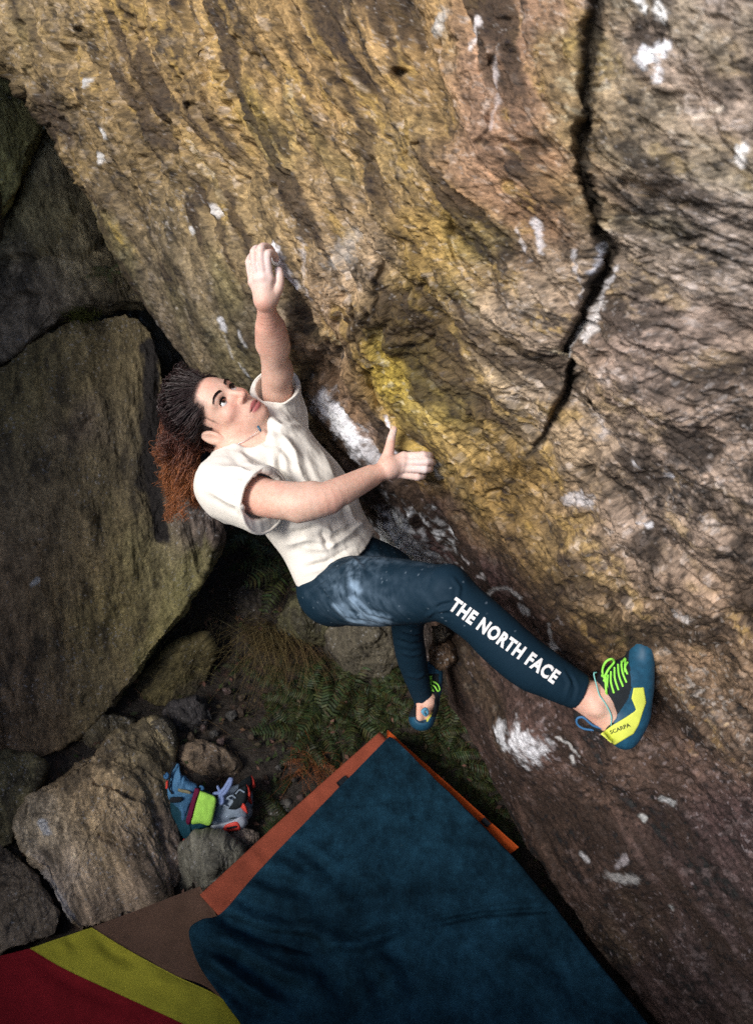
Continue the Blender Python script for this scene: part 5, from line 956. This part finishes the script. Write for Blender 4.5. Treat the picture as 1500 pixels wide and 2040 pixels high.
white_r = mat('white_foam', (.42, .47, .55), .6, noise=[(60, 5, .8, 1.2)]); grey_l = mat('grey_leather', (.26, .33, .42), .6, noise=[(40, 5, .75, 1.25)]); dk_mesh = mat('dark_mesh', (.012, .018, .022), .8)
def trainer(dx, dy, d0, label, lace=True):
    t = empty('trainer', P(470 + dx, 1610 + dy, d0)); tag(t, label, 'shoe', 'the pair of trainers on the stones')
    SQ = lambda pts: [(x + dx, y + dy) for x, y in BQ(pts)]; DD = lambda x, y: d0 + 0*x
    dome('sole', SQ([(690, 1110), (700, 1040), (800, 1010), (1000, 960), (1160, 900), (1215, 960), (1200, 1040), (1120, 1095), (900, 1115), (780, 1115)]), DD, .048, .06, white_r, t, power=5)
    dome('upper', SQ([(700, 1040), (760, 880), (820, 740), (900, 680), (1010, 640), (1120, 620), (1200, 700), (1215, 900), (1160, 940), (1000, 985), (800, 1030)]), DD, .044, .06, grey_l, t, power=4, wr=.002)
    dome('collar', SQ([(930, 860), (1000, 760), (1050, 620), (1120, 560), (1200, 530), (1220, 620), (1190, 760), (1120, 830), (1040, 870)]), lambda x, y: DD(x, y) - .02, .032, .05, dk_mesh, t, power=4)
    dome('heel_counter', SQ([(1120, 810), (1150, 750), (1190, 790), (1210, 880), (1170, 860)]), lambda x, y: DD(x, y) - .040, .016, .03, coral, t, 10, 30, 4)
    dome('heel_loop', SQ([(1195, 520), (1225, 550), (1250, 640), (1235, 685), (1185, 650)]), lambda x, y: DD(x, y) - .02, .016, .03, coral, t, 10, 30, 4)
    au = dome('air_unit', SQ([(880, 1100), (930, 1020), (1080, 980), (1120, 1075), (1060, 1100), (960, 1108)]), lambda x, y: DD(x, y) - .043, .010, .02, coral, t, 12, 40, 4)[0]
    dome('air_window', SQ([(945, 1060), (1060, 1035), (1070, 1060), (960, 1080)]), lambda x, y: DD(x, y) - .0535, .004, .008, dk_mesh, au, 8, 24, 4)
    dome('logo_mark', SQ([(980, 945), (1048, 930), (1050, 945), (984, 958)]), lambda x, y: DD(x, y) - .044, .005, .008, dk_mesh, t, 8, 24, 6)
    if lace:
        L_ = []
        for pts, r in [([(850, 600), (880, 640), (900, 720), (880, 760), (860, 700), (870, 640)], .0065), ([(870, 630), (930, 560), (1000, 450), (990, 520), (930, 620), (890, 640)], .0075), ([(780, 640), (830, 630), (880, 640)], .006), ([(880, 640), (840, 560), (850, 545)], .005)]:
            L_.append((spline(np.array([C(*p, d0 - .065) for p in SQ(pts)]), 24), r))
        v, q, u = tubes(L_, 6); link('lace', mesh_np('lace', c2w(v), q), mat('pale_blue_lace', (.22, .30, .55), .8), t)
        L_ = [(spline(np.array([C(*p, d0 - .055) for p in SQ(pts)]), 12), .003) for pts in ([(850, 800), (900, 770), (950, 800)], [(900, 740), (960, 700), (1000, 720)], [(940, 700), (1010, 660), (1060, 690)], [(1060, 640), (1110, 590), (1170, 620)])]
        v, q, u = tubes(L_, 5); link('eyestay', mesh_np('eyestay', c2w(v), q), grey_l, t)
trainer(0, 0, 2.60, 'grey and coral trainer with pale blue laces tucked behind the chalk bag')
trainer(9, -18, 2.67, 'second grey trainer mostly hidden behind the first one', False)
# ------------------------------------------------------------------ ferns, dead grass, litter
fern_m = mat('fern_leaf', attr=True, rough=.6, spec=.35); grass_m = mat('dry_grass', attr=True, rough=.8)
def frond_mesh(k, npair=20, L=.30, W=.055, droop=.5, dead=False):
    """one frond: an arching rachis with tapering pairs of toothed leaflets"""
    r = np.random.RandomState(40 + k); V, Q, Cc = [], [], []; t = np.linspace(.08, 1, npair)
    sw = r.uniform(-.3, .3)
    def pos(s): return np.array([sw*L*.4*s*s, L*(s - .18*droop*s*s), L*(.55*s - (.35 + .55*droop)*s*s)])
    cg = np.array([.016, .034, .010]) if not dead else np.array([.16, .055, .02])
    N = 12; pr = np.array([pos(s) for s in np.linspace(0, 1, N)]); v, q, u = tubes([(pr, np.linspace(.0018, .0006, N))], 3); V.append(v); Q.append(q); Cc.append(np.tile(cg*1.3 + .01, (len(v), 1))); off = len(v)
    for s in t:
        p = pos(s); tg = nrm(pos(min(s+.02, 1.02)) - pos(s-.02)); wd = W*(math.sin(math.pi*min(.12 + s*.92, 1))**.7)*r.uniform(.85, 1.1); bw = L/npair*.46
        for sd in (-1, 1):
            side = np.array([sd, 0, 0]) - tg*tg[0]*sd; side = nrm(side + tg*.35 + np.array([0, 0, r.uniform(-.35, .1)])); up = nrm(np.cross(side, tg))
            m = p + side*wd*.5; e = p + side*wd + np.array([0, 0, -wd*.25])
            vv = np.array([p - tg*bw*.5, p + tg*bw*.7, m + tg*bw*.75 + up*.0015, e, m - tg*bw*.55]); V.append(vv); Q.append(np.array([[0, 1, 2, 4], [4, 2, 3, 3]]) + off); off += 5
            Cc.append(np.tile(cg*r.uniform(.35, 1.7) + (np.array([.03, .01, 0])*r.rand() if not dead else 0), (5, 1)))
    V, Q, Cc = np.vstack(V), np.vstack(Q), np.vstack(Cc); tri = Q[:, 2] == Q[:, 3]; me = mesh_np('frond', V, [Q[~tri], Q[tri][:, :3]], False, Cc); me.materials.append(fern_m); return me
FR = [frond_mesh(k, 16 + 2*(k % 4), .26 + .03*(k % 3), .045 + .008*(k % 3), .3 + .15*(k % 4)) for k in range(8)]; FRD = [frond_mesh(20 + k, 15, .26, .035, .7, True) for k in range(2)]
rp = random.Random(21)
def fern(px, py, size, n, label, group=None, z=None, d=None, dead=False, spread=(0, 360)):
    g = Gp(px, py, 0) if d is None else P(px, py, d)
    if d is None:
        for _ in range(3): g = Gp(px, py, gheight(g[0], g[1]) - .02)
    e = empty('fern', g); tag(e, label, 'fern', group)
    for k in range(n):
        o = bpy.data.objects.new('frond', (FRD if dead else FR)[rp.randrange(2 if dead else 8)]); COL.objects.link(o); o.parent = e
        a = math.radians(spread[0] + (spread[1]-spread[0])*(k + rp.random()*.7)/n); s = size*rp.uniform(.7, 1.15); o.scale = (s, s, s*rp.uniform(.7, 1.2)); o.rotation_euler = (rp.uniform(-.35, .45), rp.uniform(-.45, .45), a)
    return e
fern(575, 1125, 1.0, 11, 'bright green fern growing behind the climber\'s back'); fern(495, 1065, .75, 8, 'fern tucked under the climber\'s shoulder beside the huge boulder')
BANK = 'dark green fern in the bank of ferns below the climber'
for k, (x, y, s, n) in enumerate([(560, 1330, .55, 6), (610, 1350, .6, 7), (660, 1345, .6, 7), (600, 1400, .7, 8), (650, 1395, .75, 8), (700, 1380, .7, 8), (745, 1370, .6, 7), (580, 1450, .7, 8), (640, 1450, .8, 8), (700, 1430, .75, 8), (750, 1420, .7, 8), (610, 1490, .65, 7), (670, 1485, .7, 7), (725, 1460, .6, 7), (780, 1400, .55, 7), (790, 1440, .5, 6), (560, 1400, .5, 6), (820, 1345, .45, 6)]): fern(x, y, s, n, 'dark green fern in the ' + ('top' if y < 1375 else 'middle' if y < 1445 else 'bottom') + ' row of the fern bank between climber and pad', 'bank of ferns below the climber')
STR = 'fern in the strip between the orange pad edge and the rock face'
for k, (x, y, s, n) in enumerate([(860, 1470, .6, 7), (900, 1460, .65, 7), (880, 1510, .65, 7), (920, 1520, .6, 7), (950, 1570, .6, 7), (930, 1560, .5, 6), (985, 1620, .5, 6), (1010, 1660, .45, 6), (965, 1600, .5, 6), (840, 1490, .45, 6), (895, 1420, .4, 5)]): fern(x, y, s, n, STR, 'strip of ferns beside the rock face')
fern(575, 1635, .5, 6, 'small fern at the left edge of the terracotta pad', spread=(60, 260)); fern(622, 1515, .6, 8, 'dead orange fern above the terracotta pad', dead=True); fern(545, 1590, .4, 5, 'tiny fern on the bare soil left of the pad')
fern(215, 545, .42, 6, 'little green tuft of leaves growing in the gap by the rock face', d=3.02); fern(480, 1330, .4, 5, 'small pale fern on the dark slope left of the dry grass')
def tuft(px, py, n, L, label, col, lean=(0, -.3), d=None, seed=1, name='grass_tuft', sp=.05):
    r = np.random.RandomState(seed); g = Gp(px, py, 0)
    for _ in range(3): g = Gp(px, py, gheight(g[0], g[1]) - .02)
    if d: g = P(px, py, d)
    ls, cc = [], []
    for k in range(n):
        b = g + np.array([r.randn()*sp, r.randn()*sp*.7, 0]); l = L*r.uniform(.5, 1.15); a = r.uniform(0, 6.28); o = r.uniform(.2, .9)
        dr = np.array([math.cos(a)*o + lean[0], math.sin(a)*o + lean[1], 1.0]); p1 = b + dr*l*.45; p2 = b + dr*l*.8 + np.array([math.cos(a)*l*.35 + lean[0]*l*.4, math.sin(a)*l*.35 + lean[1]*l*.5, -l*.25*r.rand() - .2*l])
        ls.append((spline([b, p1, p2], 7), np.linspace(.0013, .0003, 7))); cc.append(np.tile(np.array(col)*r.uniform(.4, 1.4), (21, 1)))
    v, q, u = tubes(ls, 3); o = link(name, mesh_np(name, v, q, True, np.vstack(cc)), grass_m, None, [float(k) for k in g]); return tag(o, label, 'grass')
tuft(545, 1262, 260, .17, 'tuft of pale dry grass hanging below the mossy rock', (.17, .125, .05), (-.1, -.9), seed=3, sp=.055); tuft(600, 1290, 120, .14, 'thin straw grass right of the pale tuft', (.15, .10, .045), (.1, -.9), seed=4)
tuft(625, 1520, 60, .14, 'orange dead stalks beside the dead fern', (.24, .08, .025), (0, -.4), seed=5); tuft(165, 630, 120, .06, 'cushion of green moss on the ledge of the huge boulder', (.075, .085, .015), (0, -.3), 2.98, 6, 'moss_cushion', .035); tuft(430, 1225, 60, .2, 'wisps of grass along the foot of the huge boulder', (.12, .10, .05), (.4, -.5), seed=8, sp=.09); tuft(330, 1345, 40, .25, 'long grass blades curving beside the huge boulder', (.12, .10, .04), (.5, .3), seed=9, sp=.08)
# fallen leaves, twigs and moss that nobody could count
r = np.random.RandomState(77); V, Q, Cc = [], [], []; off = 0
LX = np.stack([r.uniform(-1.6, 1.0, 5200), r.uniform(.35, 3.6, 5200), np.zeros(5200)], 1); LZ = ground_h(LX)
for k in range(5200):
    x, y, z = LX[k, 0], LX[k, 1], LZ[k]
    s = r.uniform(.004, .016); a = r.uniform(0, 6.28); t = r.uniform(-.6, .6); c, sn = math.cos(a), math.sin(a); e = np.array([c, sn, t*.5]); f = np.array([-sn, c, r.uniform(-.5, .5)])
    kind = r.rand(); b = np.array([x, y, z + r.uniform(-.012, .012)]); lw = .5 if kind < .75 else .08; ln = 1 if kind < .75 else 3.5
    V.append(np.array([b - e*s*ln, b + f*s*lw, b + e*s*ln, b - f*s*lw])); Q.append(np.array([0, 1, 2, 3]) + 4*k)
    cc = [(.10, .055, .03), (.055, .04, .02), (.03, .05, .012), (.14, .07, .05), (.04, .06, .015)][r.randint(5)]; Cc.append(np.tile(np.array(cc)*r.uniform(.4, 1.5), (4, 1)))
ls = []
for k in range(700):      # tangled stalks and roots
    x, y = r.uniform(-.75, .55), r.uniform(1.0, 3.0); z = gheight(x, y); a = r.uniform(0, 6.28); l_ = r.uniform(.03, .16); b = np.array([x, y, z]); e = np.array([math.cos(a), math.sin(a), r.uniform(.1, .9)])*l_
    ls.append((spline([b, b + e*.5 + r.randn(3)*.015, b + e + np.array([0, 0, -l_*.3])], 6), np.linspace(.0011, .0005, 6)))
v_, q_, u_ = tubes(ls, 3); V = [np.vstack(V), v_]; Q = np.vstack([np.array(Q), q_ + len(V[0])]); Cc = [np.vstack(Cc), np.repeat(np.array([[.09, .06, .03], [.05, .035, .02], [.035, .045, .015]])[r.randint(0, 3, 700)]*r.uniform(.4, 1.6, (700, 1)), 18, 0)]
lit = link('leaf_litter', mesh_np('leaf_litter', np.vstack(V), np.array(Q), False, np.vstack(Cc)), mat('litter', attr=True, rough=.7)); tag(lit, 'scattered dead leaves, twigs and moss on the soil', 'leaf litter', None, 'stuff')
